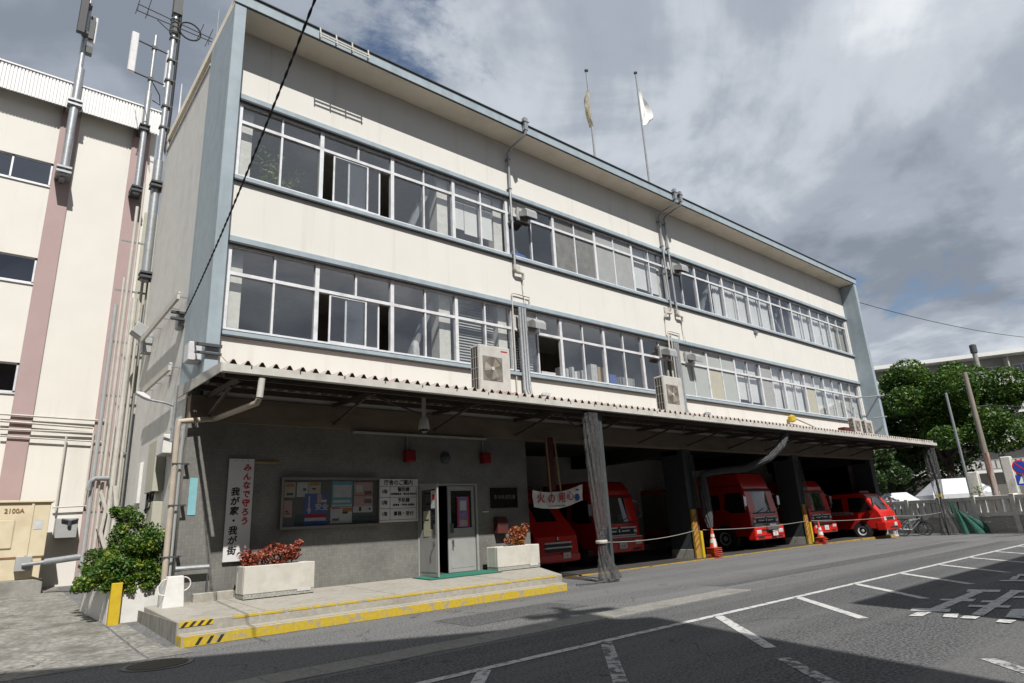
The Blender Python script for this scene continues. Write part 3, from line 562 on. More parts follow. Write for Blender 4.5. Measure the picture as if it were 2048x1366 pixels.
# ground storey: tiled office wall, door, garage
PZ = 0.42
part('tile_wall', MB().box(0.0, 5.42, 0.0, 0.25, 0.0, 3.9), 'tile'); part('tile_wall', MB().box(7.27, 9.1, 0.0, 0.25, 0.0, 3.9), 'tile'); part('tile_wall', MB().box(5.42, 7.27, 0.0, 0.25, 2.64, 3.9), 'tile')
part('tile_wall', MB().box(0.0, 0.25, 0.252, 1.14, 0.0, 4.6), 'side_wall')
part('front_beam', MB().box(0.0, 34.2, -0.03, 0.35, 3.902, 4.455), 'beam', bevel=0.01)
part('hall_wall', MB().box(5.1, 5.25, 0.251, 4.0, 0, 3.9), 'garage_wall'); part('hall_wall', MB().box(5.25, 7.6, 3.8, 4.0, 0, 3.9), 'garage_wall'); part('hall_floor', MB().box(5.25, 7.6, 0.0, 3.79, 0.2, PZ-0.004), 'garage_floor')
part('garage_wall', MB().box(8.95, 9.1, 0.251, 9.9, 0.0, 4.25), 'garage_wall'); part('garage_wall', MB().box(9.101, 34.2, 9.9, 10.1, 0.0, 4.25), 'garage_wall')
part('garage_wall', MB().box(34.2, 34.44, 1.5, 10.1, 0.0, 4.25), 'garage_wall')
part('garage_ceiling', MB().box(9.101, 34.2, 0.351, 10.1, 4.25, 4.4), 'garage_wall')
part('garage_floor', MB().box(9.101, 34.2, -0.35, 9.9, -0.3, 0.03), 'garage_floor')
part('floor_edge_line', MB().box(9.4, 34.1, -0.41, -0.35, -0.3, 0.028), 'yellow_faded_shaded')
for x in (16.95, 25.3, 33.75):
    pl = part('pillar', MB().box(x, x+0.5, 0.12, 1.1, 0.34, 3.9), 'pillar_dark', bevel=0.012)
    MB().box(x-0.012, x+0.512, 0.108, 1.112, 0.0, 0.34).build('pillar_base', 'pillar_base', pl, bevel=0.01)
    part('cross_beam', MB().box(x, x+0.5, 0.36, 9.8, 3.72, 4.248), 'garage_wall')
    if x < 33:
        g = MB().box(x-0.03, x+0.24, 0.02, 0.10, 0.02, 1.72).build('corner_guard', 'yellow_faded_shaded', pl, bevel=0.006)
        MB().box(x+0.34, x+0.47, 0.0, 0.10, 0.02, 0.95).build('corner_guard', 'yellow_paint', pl, bevel=0.006)  # dull tall box and bright low box carry the guard's shade and sunlight
        for j in range(6):
            z = 0.30+j*0.2
            MB().prism([(x-0.034, 0.017, z), (x-0.034, 0.017, z+0.09), (x+0.243, 0.017, z+0.30), (x+0.243, 0.017, z+0.21)], (0, -0.004, 0)).build('guard_stripe', 'orange_stripe', pl)
# double door
dr = part('door', MB().box(5.42, 5.47, -0.02, 0.2, PZ, 2.64).box(7.21, 7.27, -0.02, 0.2, PZ, 2.64).box(5.47, 7.21, -0.02, 0.2, 2.59, 2.64), 'door_steel')
def door_leaf(mat4, poster):
    b = MB(); W, H = 0.86, 2.15
    b.box(0, W, -0.02, 0.02, 0, 1.02); b.box(0, 0.1, -0.02, 0.02, 1.02, H); b.box(W-0.1, W, -0.02, 0.02, 1.02, H); b.box(0.1, W-0.1, -0.02, 0.02, H-0.12, H); b.box(0.1, W-0.1, -0.02, 0.02, 1.02, 1.08)
    b.box(0.07, W-0.07, -0.026, -0.0205, 0.1, 0.88)
    o = MB(); o.v = [tuple(mat4 @ Vector(p)) for p in b.v]; o.f = b.f; o.m = b.m; lf = o.build('door_leaf', 'door_steel', dr, bevel=0.004)
    g = MB().box(0.1, W-0.1, -0.004, 0.004, 1.08, H-0.12); o = MB(); o.v = [tuple(mat4 @ Vector(p)) for p in g.v]; o.f = g.f; o.m = g.m; o.build('door_glass', 'dark_glass', dr)
    g = MB().box(W-0.16, W-0.06, -0.045, -0.021, 0.96, 1.2).box(W-0.13, W-0.1, -0.08, -0.02, 0.75, 0.8).box(W-0.13, W-0.1, -0.095, -0.08, 0.62, 0.8); o = MB(); o.v = [tuple(mat4 @ Vector(p)) for p in g.v]; o.f = g.f; o.m = g.m; o.build('door_handle', 'chrome', dr)
door_leaf(Matrix.Translation((7.2, 0.05, PZ+0.01)) @ Matrix.Diagonal((-1, 1, 1, 1)), 0)
door_leaf(Matrix.Translation((5.47, -0.03, PZ+0.01)) @ Matrix.Rotation(R(-92), 4, 'Z'), 1)
# canopy over the bays
CX0, CX1, CY = -0.06, 36.6, -2.3
cn = part('canopy', MB().box(CX0, CX1, CY-0.07, CY-0.055, 4.44, 4.585).box(CX0, CX1, CY-0.055, CY+0.08, 4.44, 4.452).box(CX0, CX1, CY+0.066, CY+0.08, 4.452, 4.56), 'gutter_white')
pitch = 0.26; npt = int((CX1-CX0-0.1)/pitch); prof = []
for i in range(npt):
    x = CX0+0.06+i*pitch; prof += [(x, 0), (x+0.06, 0), (x+0.12, 0.10), (x+0.155, 0.10), (x+0.215, 0)]
b = MB(); n = len(prof)
for y, z in ((CY-0.02, 4.590), (-0.002, 4.70)):
    b.v += [(x, y, z+h) for x, h in prof]
for y, z in ((CY-0.02, 4.584), (-0.002, 4.694)):
    b.v += [(x, y, z+h) for x, h in prof]
for i in range(n-1):
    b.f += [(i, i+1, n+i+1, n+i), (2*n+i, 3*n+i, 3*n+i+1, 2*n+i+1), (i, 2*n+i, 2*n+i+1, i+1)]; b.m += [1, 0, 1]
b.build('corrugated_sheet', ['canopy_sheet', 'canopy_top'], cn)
b = MB()
for y, z0, z1 in ((CY+0.12, 4.36, 4.55), (-1.2, 4.47, 4.60), (-0.25, 4.52, 4.63)): b.box(CX0+0.1, CX1-0.1, y, y+0.06, z0, z1)
b.split('purlin', 'canopy_steel', cn)
rm = MB()
rm.hexa([(0, CY+0.19, 4.34), (0.07, CY+0.19, 4.34), (0.07, -0.04, 4.40), (0, -0.04, 4.40), (0, CY+0.19, 4.44), (0.07, CY+0.19, 4.44), (0.07, -0.04, 4.5), (0, -0.04, 4.5)])
rm.bar((0.035, CY+0.7, 4.35), (0.035, -0.05, 4.0), 0.05, 0.05); rm = rm.mesh('rafter', 'canopy_steel')
for i in range(13):
    o = link('rafter', rm, cn); o.location = (0.3+i*2.79, 0, 0)
b = MB()
for i in range(6): b.bar((3+i*5.6, CY+0.25, 4.33), (5.6+i*5.6, -0.1, 4.37), 0.035, 0.035)
b.split('diagonal_brace', 'canopy_steel', cn)
MB().hexa([(-0.085, CY-0.07, 4.42), (-0.062, CY-0.07, 4.42), (-0.062, 1.1, 4.52), (-0.085, 1.1, 4.52), (-0.085, CY-0.07, 4.60), (-0.062, CY-0.07, 4.60), (-0.062, 1.1, 4.78), (-0.085, 1.1, 4.78)]).build('end_plate', 'canopy_metal', cn)
hk = MB().box(-0.012, 0.012, CY-0.078, CY-0.071, 4.535, 4.595).mesh('gutter_clip', 'bracket_dark')
for i in range(40):
    o = link('gutter_clip', hk, cn); o.location = (0.45+i*0.92, 0, 0)
for x, y in ((36.25, -2.05), (10.05, -2.12)):
    MB().box(x-0.05, x+0.05, y-0.05, y+0.05, -0.16, 4.36).build('canopy_post', 'pillar_dark', cn)
# steps in front of the office
SP = bpy.data.objects.new('entrance_platform', None); col.objects.link(SP); tag(SP, kind='structure'); SP.location = (4, -1.5, 0)
MB().hexa([(-0.46, -2.55, -0.1), (7.8, -2.55, -0.1), (9.09, -0.002, -0.1), (-0.46, -0.002, -0.1), (-0.46, -2.55, 0.335), (7.8, -2.55, 0.335), (9.09, -0.002, PZ), (-0.46, -0.002, PZ)]).build('platform_slab', 'step_concrete', SP, bevel=0.012)
MB().hexa([(-0.46, -2.89, -0.1), (7.62, -2.89, -0.1), (7.75, -2.553, -0.1), (-0.46, -2.553, -0.1), (-0.46, -2.89, 0.165), (7.62, -2.89, 0.165), (7.75, -2.553, 0.17), (-0.46, -2.553, 0.17)]).build('lower_step', 'step_concrete', SP, bevel=0.012)
MB().box(-0.475, -0.461, -2.54, 1.4, -0.1, 0.33).build('platform_side', 'stained_riser', SP)
MB().box(-0.44, 7.6, -2.897, -2.891, 0.005, 0.15).build('yellow_riser_band', 'road_yellow', SP)
MB().box(-0.475, -0.462, -2.89, -2.56, 0.005, 0.15).build('yellow_riser_band', 'road_yellow', SP)
MB().box(-0.44, 7.6, -2.88, -2.85, 0.1675, 0.1705).build('yellow_edge_line', 'road_yellow', SP)
ed = MB().box(0, 0.42, -2.556, -2.551, 0.29, 0.325).box(0, 0.42, -2.54, -2.50, 0.3365, 0.341).mesh('yellow_edge_dash', 'road_yellow')
for i in range(16):
    o = link('yellow_edge_dash', ed, SP); o.location = (0.35+i*0.455, 0, 0)
MB().box(-0.44, 0.06, -2.558, -2.5505, 0.25, 0.328).build('hazard_band', 'yellow_paint', SP); MB().box(-0.44, 0.06, -2.54, -2.51, 0.3368, 0.342).build('hazard_band', 'yellow_paint', SP)
for x, z0, z1, y in ((-0.42, 0.255, 0.323, -2.5625), (-0.30, 0.255, 0.323, -2.5625), (-0.18, 0.255, 0.323, -2.5625), (-0.06, 0.255, 0.323, -2.5625), (-0.28, 0.02, 0.12, -2.9015), (-0.12, 0.02, 0.12, -2.9015), (0.03, 0.02, 0.12, -2.9015)):
    MB().prism([(x, y, z0), (x+0.05, y, z0), (x+0.11, y, z1), (x+0.06, y, z1)], (0, 0.003, 0)).build('hazard_stripe', 'black_paint', SP)
for x in (0.9, 3.4, 6.3): MB().hexa([(x, -2.54, 0.3), (x+0.015, -2.54, 0.3), (x+0.015, -0.01, 0.3), (x, -0.01, 0.3), (x, -2.54, 0.338), (x+0.015, -2.54, 0.338), (x+0.015, -0.01, 0.423), (x, -0.01, 0.423)]).build('joint_line', 'stained_riser', SP)

# ------------------------------------------------------------------ things on the facade
def ac_unit(loc, W, H, D, label, group=None, brand=True, fans=1):
    t = thing('air_conditioner_unit', label, 'air conditioner', loc, 0, group)
    b = MB(); b.box(0, W, 0.012, D, 0.06, H); b.build('casing', 'ac_white', t, local=True, bevel=0.015)
    fx0, fx1 = W*0.10, W*0.72
    b = MB().box(0.02, W-0.02, -0.004, 0.0115, 0.08, H-0.02); b.build('front_panel', 'ac_white', t, local=True, bevel=0.003)
    for k in range(fans):
        z0, z1 = (0.12+k*(H-0.15)/fans, 0.12+(k+1)*(H-0.15)/fans-0.05); zc = (z0+z1)/2; xc = (fx0+fx1)/2; rr = min(fx1-fx0, z1-z0)/2
        MB().box(xc-rr, xc+rr, -0.012, -0.0045, zc-rr, zc+rr).build('fan_recess', 'ac_fan', t, local=True)
        b = MB()
        for j in range(9):
            q = rr*(0.2+0.095*j)
            b.tube([(xc+q*math.cos(a_), -0.022, zc+q*math.sin(a_)) for a_ in [i*math.pi/10 for i in range(21)]], 0.0035, 4)
        b.lathe((xc, -0.03, zc), [(rr*0.16, 0.0), (rr*0.16, 0.012)], 14, 1, 'y'); b.build('fan_guard', ['ac_fan', 'ac_white'], t, local=True)
        b = MB()
        for j in range(3):
            a0 = j*2.094+0.4; b.add([(xc+0.1*rr*math.cos(a0), -0.0135, zc+0.1*rr*math.sin(a0)), (xc+0.9*rr*math.cos(a0), -0.0135, zc+0.9*rr*math.sin(a0)), (xc+0.9*rr*math.cos(a0+0.9), -0.016, zc+0.9*rr*math.sin(a0+0.9)), (xc+0.25*rr*math.cos(a0+1.2), -0.016, zc+0.25*rr*math.sin(a0+1.2))], [(0, 1, 2, 3)])
        b.split('fan_blade', 'pipe_beige', t, local=True)
    b = MB().box(-0.006, -0.001, 0.05, D-0.03, 0.10, H-0.05)
    for j in range(4): b.box(-0.012, -0.0065, 0.05+j*(D-0.09)/3, 0.06+j*(D-0.09)/3, 0.10, H-0.05, 1)
    for j in range(5): b.box(-0.014, -0.0125, 0.05, D-0.03, 0.1+j*(H-0.16)/4, 0.112+j*(H-0.16)/4, 1)
    b.build('side_grille', ['ac_dark', 'ac_white'], t, local=True)
    b = MB()
    for x in (W*0.15, W*0.8): b.box(x, x+0.06, 0.0, D+0.02, 0.0, 0.059)
    b.split('foot', 'steel_grey', t, local=True)
    return t
ac1 = ac_unit((6.18, -1.78, 4.72), 1.02, 1.27, 0.38, 'large white air conditioner unit on the canopy nearest the office end', 'large air conditioner units on the canopy')
MB().box(0.70, 0.92, -0.0075, -0.0045, 1.13, 1.165).build('maker_mark', 'ink_red', ac1, local=True)
ac2 = ac_unit((13.72, -1.78, 4.72), 1.02, 1.27, 0.38, 'large white air conditioner unit on the canopy near the middle of the facade', 'large air conditioner units on the canopy')
ac_unit((28.45, -1.6, 4.74), 0.80, 0.84, 0.28, 'left one of the two small air conditioner units at the far canopy end', 'small air conditioner units on the canopy')
ac_unit((29.75, -1.6, 4.74), 0.80, 0.80, 0.28, 'right one of the two small air conditioner units at the far canopy end', 'small air conditioner units on the canopy')
tag(MB().box(27.5, 28.2, -1.5, -1.2, 4.76, 5.08).build('equipment_box', 'rust_red', None), 'small dark brown box beside the far air conditioner units', 'box')
# weather hoods of the fans
def hood(x, z, label, pipe=True):
    t = thing('vent_hood', label, 'vent hood', (x, 0.0, z), 0, 'metal vent hoods on the windows')
    p = [(-0.30, -0.02, 0.36), (-0.30, -0.34, 0.33), (-0.30, -0.42, 0.22), (-0.30, -0.42, 0.0), (-0.30, -0.02, 0.16)]
    MB().prism([(q[0]+0.08, q[1], q[2]) for q in p], (0.44, 0, 0)).build('hood_cover', 'hood_steel', t, local=True, bevel=0.02, seg=2)
    MB().prism([(-0.20, -0.40, -0.006), (-0.20, -0.04, 0.14), (-0.20, -0.04, 0.135), (-0.20, -0.40, -0.011)], (0.4, 0, 0)).build('hood_opening', 'ac_dark', t, local=True)
    MB().box(-0.30, 0.30, -0.018, 0.06, 0.02, 0.48).build('mounting_panel', 'hood_steel', t, local=True)
    return t
hood(9.62, 11.12, 'vent hood on top floor beside the single tall drain pipe'); hood(18.0, 11.12, 'vent hood on top floor right of the twin drain pipes')
hood(9.68, 7.3, 'vent hood on middle floor above the large left air conditioner unit'); hood(16.45, 7.3, 'vent hood on middle floor left of the thin twin conduits'); hood(18.1, 7.3, 'vent hood on middle floor right of the thin twin conduits')
# drain pipes down from the roof gutter
def drain(xs, label):
    t = thing('drain_pipe', label, 'drain pipe', (xs[0], -0.1, 9.3))
    for k, x in enumerate(xs):
        b = MB(); b.tube([(x+0.10, -0.93, 14.34), (x+0.10, -0.95, 13.86), (x+0.08, -0.90, 13.74), (x+0.02, -0.20, 13.55), (x, -0.11, 13.45), (x, -0.11, 11.9), (x, -0.14, 9.38)], 0.042, 10); b.build('pipe', 'galvanised', t, smooth=True)
        b = MB()
        for z in (13.2, 12.1, 10.9, 9.75): b.box(x-0.06, x+0.06, -0.16, -0.001 if z > 11.99 else 0.05, z, z+0.035)
        b.split('pipe_clip', 'steel_grey', t)
        sg = 1 if k or len(xs) == 1 else -1
        b = MB().tube([(x, -0.14, 9.40), (x, -0.14, 9.26), (x+0.06*sg, -0.14, 9.2), (x+0.34*sg, -0.12, 9.18), (x+0.36*sg, -0.08, 9.0)], 0.05, 8); b.box(min(x, x+0.3*sg), max(x, x+0.3*sg), -0.05, -0.001, 9.26, 9.46); b.build('pipe_elbow', 'pipe_white', t, smooth=True)
        b = MB().tube([(x+0.36*sg, -0.06, 9.0), (x+0.36*sg, -0.03, 8.75), (x+0.38*sg, -0.03, 8.5), (x+0.40*sg, -0.10, 8.2)], 0.014, 6); b.build('thin_pipe', 'pipe_white', t)
    b = MB()
    for x in xs: b.box(x-0.02, x+0.22, -1.02, -0.86, 14.2, 14.235).box(x+0.03, x+0.17, -1.0, -0.865, 13.9, 14.36, 0)
    b.split('gutter_outlet', 'galvanised', t)
    return t
drain([8.98], 'single galvanised drain pipe down the upper facade left of middle'); drain([17.05, 17.42], 'pair of galvanised drain pipes side by side down the upper facade')
def lagged(x, label, flip=1):
    t = thing('refrigerant_pipe', label, 'pipe', (x, -0.1, 5.2))
    b = MB()
    for dx in (0.0, 0.11, 0.21): b.tube([(x+dx, -0.12, 8.0), (x+dx, -0.12, 7.6), (x+dx+0.02, -0.13, 5.4), (x+dx+0.04, -0.28, 4.98), (x+dx-0.12, -0.9, 4.93), (x+dx-0.35, -1.35, 5.0)], 0.05, 8)
    b.build('pipe_bundle', 'galvanised', t, smooth=True)
    MB().tube([(x-0.22, -0.06, 5.3), (x-0.22, -0.06, 8.45), (x+0.02, -0.06, 8.46), (x+0.5, -0.06, 8.44), (x+0.5, -0.06, 8.1)], 0.02, 6).build('conduit', 'pipe_white', t)
    b = MB().tube([(x+0.3, -0.3, 4.95), (x+0.6, -0.7, 4.92), (x+0.9, -1.3, 4.85), (x+1.3, -1.9, 4.78)], 0.035, 6); b.box(x+0.35, x+0.8, -1.0, -0.75, 4.75, 4.83); b.build('drain_hose', 'pipe_beige', t)
lagged(9.08, 'grey lagged pipe bundle beside the left large air conditioner unit'); lagged(16.98, 'grey lagged pipe bundle beside the middle large air conditioner unit')
t = thing('twin_conduit', 'pair of thin white conduits between the two close vent hoods', 'conduit', (16.75, -0.05, 5.3))
for dx in (0, 0.2): MB().tube([(16.72+dx, -0.06, 5.2), (16.72+dx, -0.06, 8.35)], 0.03, 6).build('conduit', 'pipe_white', t)
# lamp arm and flags, roof rail
t = thing('wall_lamp', 'yellow wall lamp with a long arm above the far canopy', 'lamp', (25.623, 0.000, 5.566))
MB().lathe((25.220, -0.220, 5.506), [(0.02, -0.16), (0.17, -0.10), (0.17, 0.10), (0.03, 0.2)], 14).build('lamp_head', 'yellow_paint', t, smooth=True)
MB().tube([(25.469, -0.200, 5.572), (27.147, -0.100, 5.358), (28.943, -0.050, 5.021)], 0.035, 6).build('lamp_arm', 'pipe_beige', t)
t = thing('roof_rail', 'short pale hanging rail on the roof edge near the left end', 'rail', (2.8, -0.95, 13.9))
b = MB()
for z, y in ((13.86, -1.0), (13.96, -0.98)): b.bar((2.05, y, z), (3.45, y, z), 0.03, 0.03)
for x in (2.06, 2.5, 2.95, 3.42): b.bar((x, -1.0, 13.80), (x, -0.93, 14.16), 0.03, 0.03)
b.split('rail_bars', 'pipe_white', t)
def flag(xb, yb, zt, label, m, outl):
    t = thing('flagpole', label, 'flagpole', (xb, yb, 14.1))
    MB().tube([(xb, yb, 14.1), (xb, yb, zt)], [0.055, 0.035], 8).build('pole', 'steel_grey', t, smooth=True); MB().lathe((xb, yb, zt), [(0.02, 0), (0.085, 0.05), (0.085, 0.11), (0.02, 0.16)], 10).build('finial', 'bracket_dark', t, smooth=True)
    n = 9; secs = []
    for i in range(13):
        f = i/12; w = outl(f); ring = []
        for j in range(n):
            a = j/(n-1); ring.append((xb+0.03+w*a, yb+0.09*math.sin(a*9+f*5)*(0.4+a), zt-0.75-2.0*f-0.35*a*(1-f)*0.6))
        secs.append(ring)
    b = MB(); V = [p for s in secs for p in s]; b.add(V, [(i*n+j, i*n+j+1, (i+1)*n+j+1, (i+1)*n+j) for i in range(12) for j in range(n-1)])
    b.build('flag', m, t, smooth=True)
    return t
flag(14.73, 1.0, 20.2, 'left flagpole with a limp patterned flag on the roof', 'flag_dark', lambda f: -0.05-0.5*math.sin(math.pi*min(1, f*1.05))*(0.6+0.4*f))
flag(18.29, 1.0, 21.8, 'right flagpole with a limp white flag on the roof', 'flag_cloth', lambda f: 0.12+1.0*f/0.62*0.8 if f < 0.62 else 0.92-0.7*(f-0.62)/0.38)
# ------------------------------------------------------------------ things under the canopy
t = thing('dome_camera', 'white dome security camera hanging from the canopy', 'security camera', (4.697, -1.500, 3.862))
c = Vector((4.697, -1.500, 3.862))
MB().tube([(c.x, c.y, 4.5), (c.x, c.y, c.z+0.15)], 0.05, 10).build('bracket', 'pipe_white', t, smooth=True)
MB().lathe(c, [(0.06, 0.2), (0.11, 0.1), (0.13, -0.02), (0.13, -0.1)], 16).build('housing', 'pipe_white', t, smooth=True); MB().lathe(c, [(0.11, -0.1), (0.1, -0.16), (0.05, -0.2), (0.01, -0.215)], 16).build('dome', 'dark_glass', t, smooth=True)
tag(MB().box(3.6, 7.6, -0.10, -0.04, 3.82, 3.87).build('cable_tray', 'canopy_metal', None), 'thin pale cable tray along the beam above the notice board', 'cable tray')
for x, lab in ((5.13, 'square red lamp on the tiled wall above the directory sign'), (7.53, 'square red lamp on the tiled wall above the entrance door')):
    t = thing('red_lamp', lab, 'lamp', (x, 0, 3.25), 0, 'red lamps over the entrance')
    MB().box(x-0.14, x+0.14, -0.22, -0.001, 3.16, 3.46).build('lamp_body', 'lamp_red', t, bevel=0.05, seg=3); MB().tube([(x-0.02, -0.04, 3.46), (x-0.02, -0.04, 3.9)], 0.022, 6).build('conduit', 'steel_grey', t)
t = thing('alarm_bell', 'dull round alarm bell between the two red lamps', 'alarm bell', (6.27, 0, 3.3)); MB().lathe((6.27, -0.001, 3.3), [(0.15, 0), (0.15, -0.05), (0.11, -0.1), (0.03, -0.12)], 18, 0, 'y').build('bell', 'pillar_dark', t, smooth=True); MB().lathe((6.27, -0.12, 3.3), [(0.02, 0), (0.02, -0.02)], 8, 0, 'y').build('boss', 'brass_dull', t)
# slogan board
t = thing('slogan_board', 'tall white slogan board with red and black brush characters', 'sign', (0.95, 0, 1.2))
A_ = Vector((0.825, -0.060, 3.153)); B_ = Vector((1.345, -0.060, 3.155)); C_ = Vector((1.351, -0.060, 1.085)); D_ = Vector((0.854, -0.060, 1.103))
sx0, sx1, sz0, sz1 = (A_.x+D_.x)/2, (B_.x+C_.x)/2, (C_.z+D_.z)/2, (A_.z+B_.z)/2
MB().box(sx0, sx1, -0.07, -0.03, sz0, sz1).build('board', 'sign_white', t, bevel=0.004)
H_ = sz1-sz0; W_ = sx1-sx0
for k, ch in enumerate('みんなで守ろう'): text(ch, H_*0.080, 'ink_red', (sx0+W_*0.73, -0.0725, sz1-H_*(0.095+0.088*k)), t, bold=0.0065, shear=0.1)
for k, ch in enumerate('我が家・我が街'): text(ch, H_*0.086, 'ink_black', (sx0+W_*0.30, -0.0725, sz1-H_*(0.335+0.094*k)), t, bold=0.0065, shear=0.1)
b = MB()
for f in (0.25, 0.5, 0.75): b.lathe((sx0+W_*f, -0.07, sz1-0.05), [(0.012, 0), (0.012, -0.006)], 8, 0, 'y')
b.split('screw', 'steel_grey', t)
tag(MB().box(sx1+0.02, sx1+0.55, -0.05, -0.001, sz1-0.09, sz1-0.05).build('wooden_batten', 'wood_batten', None), 'short bare wooden batten on the wall beside the slogan board', 'batten')
tag(MB().box(0.124, 0.273, -0.012, -0.001, 2.032, 2.755).build('pale_blue_sign', 'cyan_sign', None), 'narrow pale blue sign at the left end of the tiled wall', 'sign')
# notice board with posters
nx0, nx1, nz0, nz1 = 1.99, 4.27, 1.72, 2.72
t = thing('notice_board', 'glazed notice board with posters on the tiled wall', 'notice board', (3.1, 0, 1.7))
MB().box(nx0, nx1, -0.03, -0.001, nz0, nz1).build('board_back', 'board_green', t)
b = MB().box(nx0-0.05, nx1+0.02, -0.13, -0.001, nz1, nz1+0.05).box(nx0-0.05, nx1+0.02, -0.13, -0.001, nz0-0.05, nz0).box(nx0-0.05, nx0, -0.13, -0.001, nz0, nz1).box(nx1, nx1+0.02, -0.13, -0.001, nz0, nz1); b.build('frame', 'brass_dull', t)
MB().box(nx0+0.001, nx1-0.001, -0.108, -0.104, nz0+0.001, nz1-0.001).build('glass_door', 'glass', t)
def poster(u0, u1, v0, v1, m, k=0, marks=()):
    x0, x1 = nx0+(nx1-nx0)*u0, nx0+(nx1-nx0)*u1; z0, z1 = nz1-(nz1-nz0)*v1, nz1-(nz1-nz0)*v0; y = -0.033-0.002*k
    p = tag(MB().box(x0, x1, y-0.001, y, z0, z1).build('poster', m, None), kind=None)
    for (a, b_, c_, d_, mm) in marks:
        MB().box(x0+(x1-x0)*a, x0+(x1-x0)*b_, y-0.0025, y-0.0012, z1-(z1-z0)*d_, z1-(z1-z0)*c_).build('print', mm, p)
    return p
P_ = [(poster(0.02, 0.125, 0.05, 0.38, 'poster_cream', 0, [(0.1, 0.9, 0.1, 0.3, 'poster_orange'), (0.2, 0.8, 0.7, 0.85, 'leaf_dark')]), 'cream poster with an orange heading in the notice board corner'),
 (poster(0.14, 0.25, 0.05, 0.37, 'poster_white', 0, [(0.55, 0.85, 0.4, 0.6, 'board_green')]), 'pale poster with one dark blot in the notice board'),
 (poster(0.255, 0.38, 0.05, 0.30, 'poster_cream', 1, [(0.1, 0.9, 0.05, 0.3, 'poster_orange'), (0.3, 0.6, 0.5, 0.65, 'ink_black')]), 'cream poster above the blue poster in the notice board'),
 (poster(0.02, 0.10, 0.44, 0.80, 'poster_pink', 0, [(0.2, 0.5, 0.6, 0.7, 'ink_black'), (0.2, 0.8, 0.75, 0.8, 'ink_black')]), 'narrow pink leaflet low on the left of the notice board'),
 (poster(0.22, 0.45, 0.30, 0.98, 'poster_blue', 2, [(0.05, 0.98, 0.66, 0.76, 'ink_red'), (0.03, 0.97, 0.77, 0.87, 'poster_white'), (0.55, 0.75, 0.02, 0.3, 'poster_pink'), (0.7, 0.98, 0.2, 0.28, 'poster_white')]), 'blue poster with big white characters in the notice board'),
 (poster(0.50, 0.72, 0.02, 0.60, 'poster_cyan', 0, [(0.06, 0.95, 0.16, 0.64, 'poster_white'), (0.06, 0.9, 0.74, 0.84, 'poster_white'), (0.0, 1.0, 0.92, 0.99, 'poster_white')]), 'turquoise poster with a white panel in the notice board'),
 (poster(0.49, 0.72, 0.61, 0.96, 'poster_white', 1, [(0.05, 0.45, 0.02, 0.1, 'ink_red'), (0.55, 1.0, 0.05, 0.3, 'poster_orange'), (0.55, 0.8, 0.28, 0.42, 'ink_black'), (0.08, 0.4, 0.7, 0.85, 'board_green')]), 'white leaflet with an orange corner below the turquoise poster'),
 (poster(0.74, 0.95, 0.05, 0.62, 'poster_pink', 0, [(0.0, 1.0, 0.5, 0.56, 'poster_orange'), (0.1, 0.45, 0.12, 0.4, 'poster_white'), (0.55, 0.95, 0.35, 0.5, 'board_green'), (0.55, 0.95, 0.68, 0.85, 'board_green')]), 'reddish poster with small pictures at the right of the notice board'),
 (poster(0.73, 0.95, 0.60, 0.74, 'poster_white', 1, [(0.3, 0.42, 0.1, 0.8, 'ink_black'), (0.8, 0.9, 0.3, 0.6, 'ink_black')]), 'white strip poster low at the right of the notice board')]
for p, lab in P_: tag(p, lab, 'poster')
bp = P_[4][0]; bx = nx0+(nx1-nx0)*0.22; bw = (nx1-nx0)*0.23
for k, ch in enumerate('119'): text(ch, 0.17, 'poster_white', (bx+bw*0.2, -0.0415, nz1-0.42-0.13*k), bp, bold=0.006)
text('安全', 0.16, 'poster_white', (bx+bw*0.76, -0.0415, nz1-0.6), bp, bold=0.004, line=1.0)
# directory sign
dx0, dx1, dz0, dz1 = 4.30, 5.40, 1.73, 2.75
t = thing('directory_sign', 'white floor directory sign next to the notice board', 'sign', (4.85, 0, 1.7))
MB().box(dx0, dx1, -0.05, -0.001, dz0, dz1).build('panel', 'sign_white', t, bevel=0.004)
b = MB()
for z in (2.57, 2.31, 2.05, 1.78): b.box(dx0+0.03, dx1-0.04, -0.0525, -0.0505, z-0.004, z+0.004)
b.box(dx0+0.31, dx0+0.318, -0.0525, -0.0505, 1.785, 2.566).box(dx1-0.048, dx1-0.04, -0.0525, -0.0505, 1.785, 2.566); b.split('ruling', 'ink_black', t)
text('庁舎のご案内', 0.135, 'ink_black', (4.85, -0.0525, 2.655), t, bold=0.0035)
for z, a, m_, s_ in ((2.44, '3階', '警防課', '(指揮調査係・警防係 救急係)'), (2.18, '2階', '予防課', '(指導係・予防係 設備係)'), (1.915, '1階', '事務・受付', '')):
    text(a, 0.105, 'ink_black', (dx0+0.165, -0.0525, z), t, bold=0.002); text(m_, 0.112, 'ink_black', (dx0+0.69, -0.0525, z+(0.05 if s_ else 0)), t, bold=0.003)
    if s_: text(s_, 0.056, 'ink_black', (dx0+0.69, -0.0525, z-0.055), t, bold=0.0015)
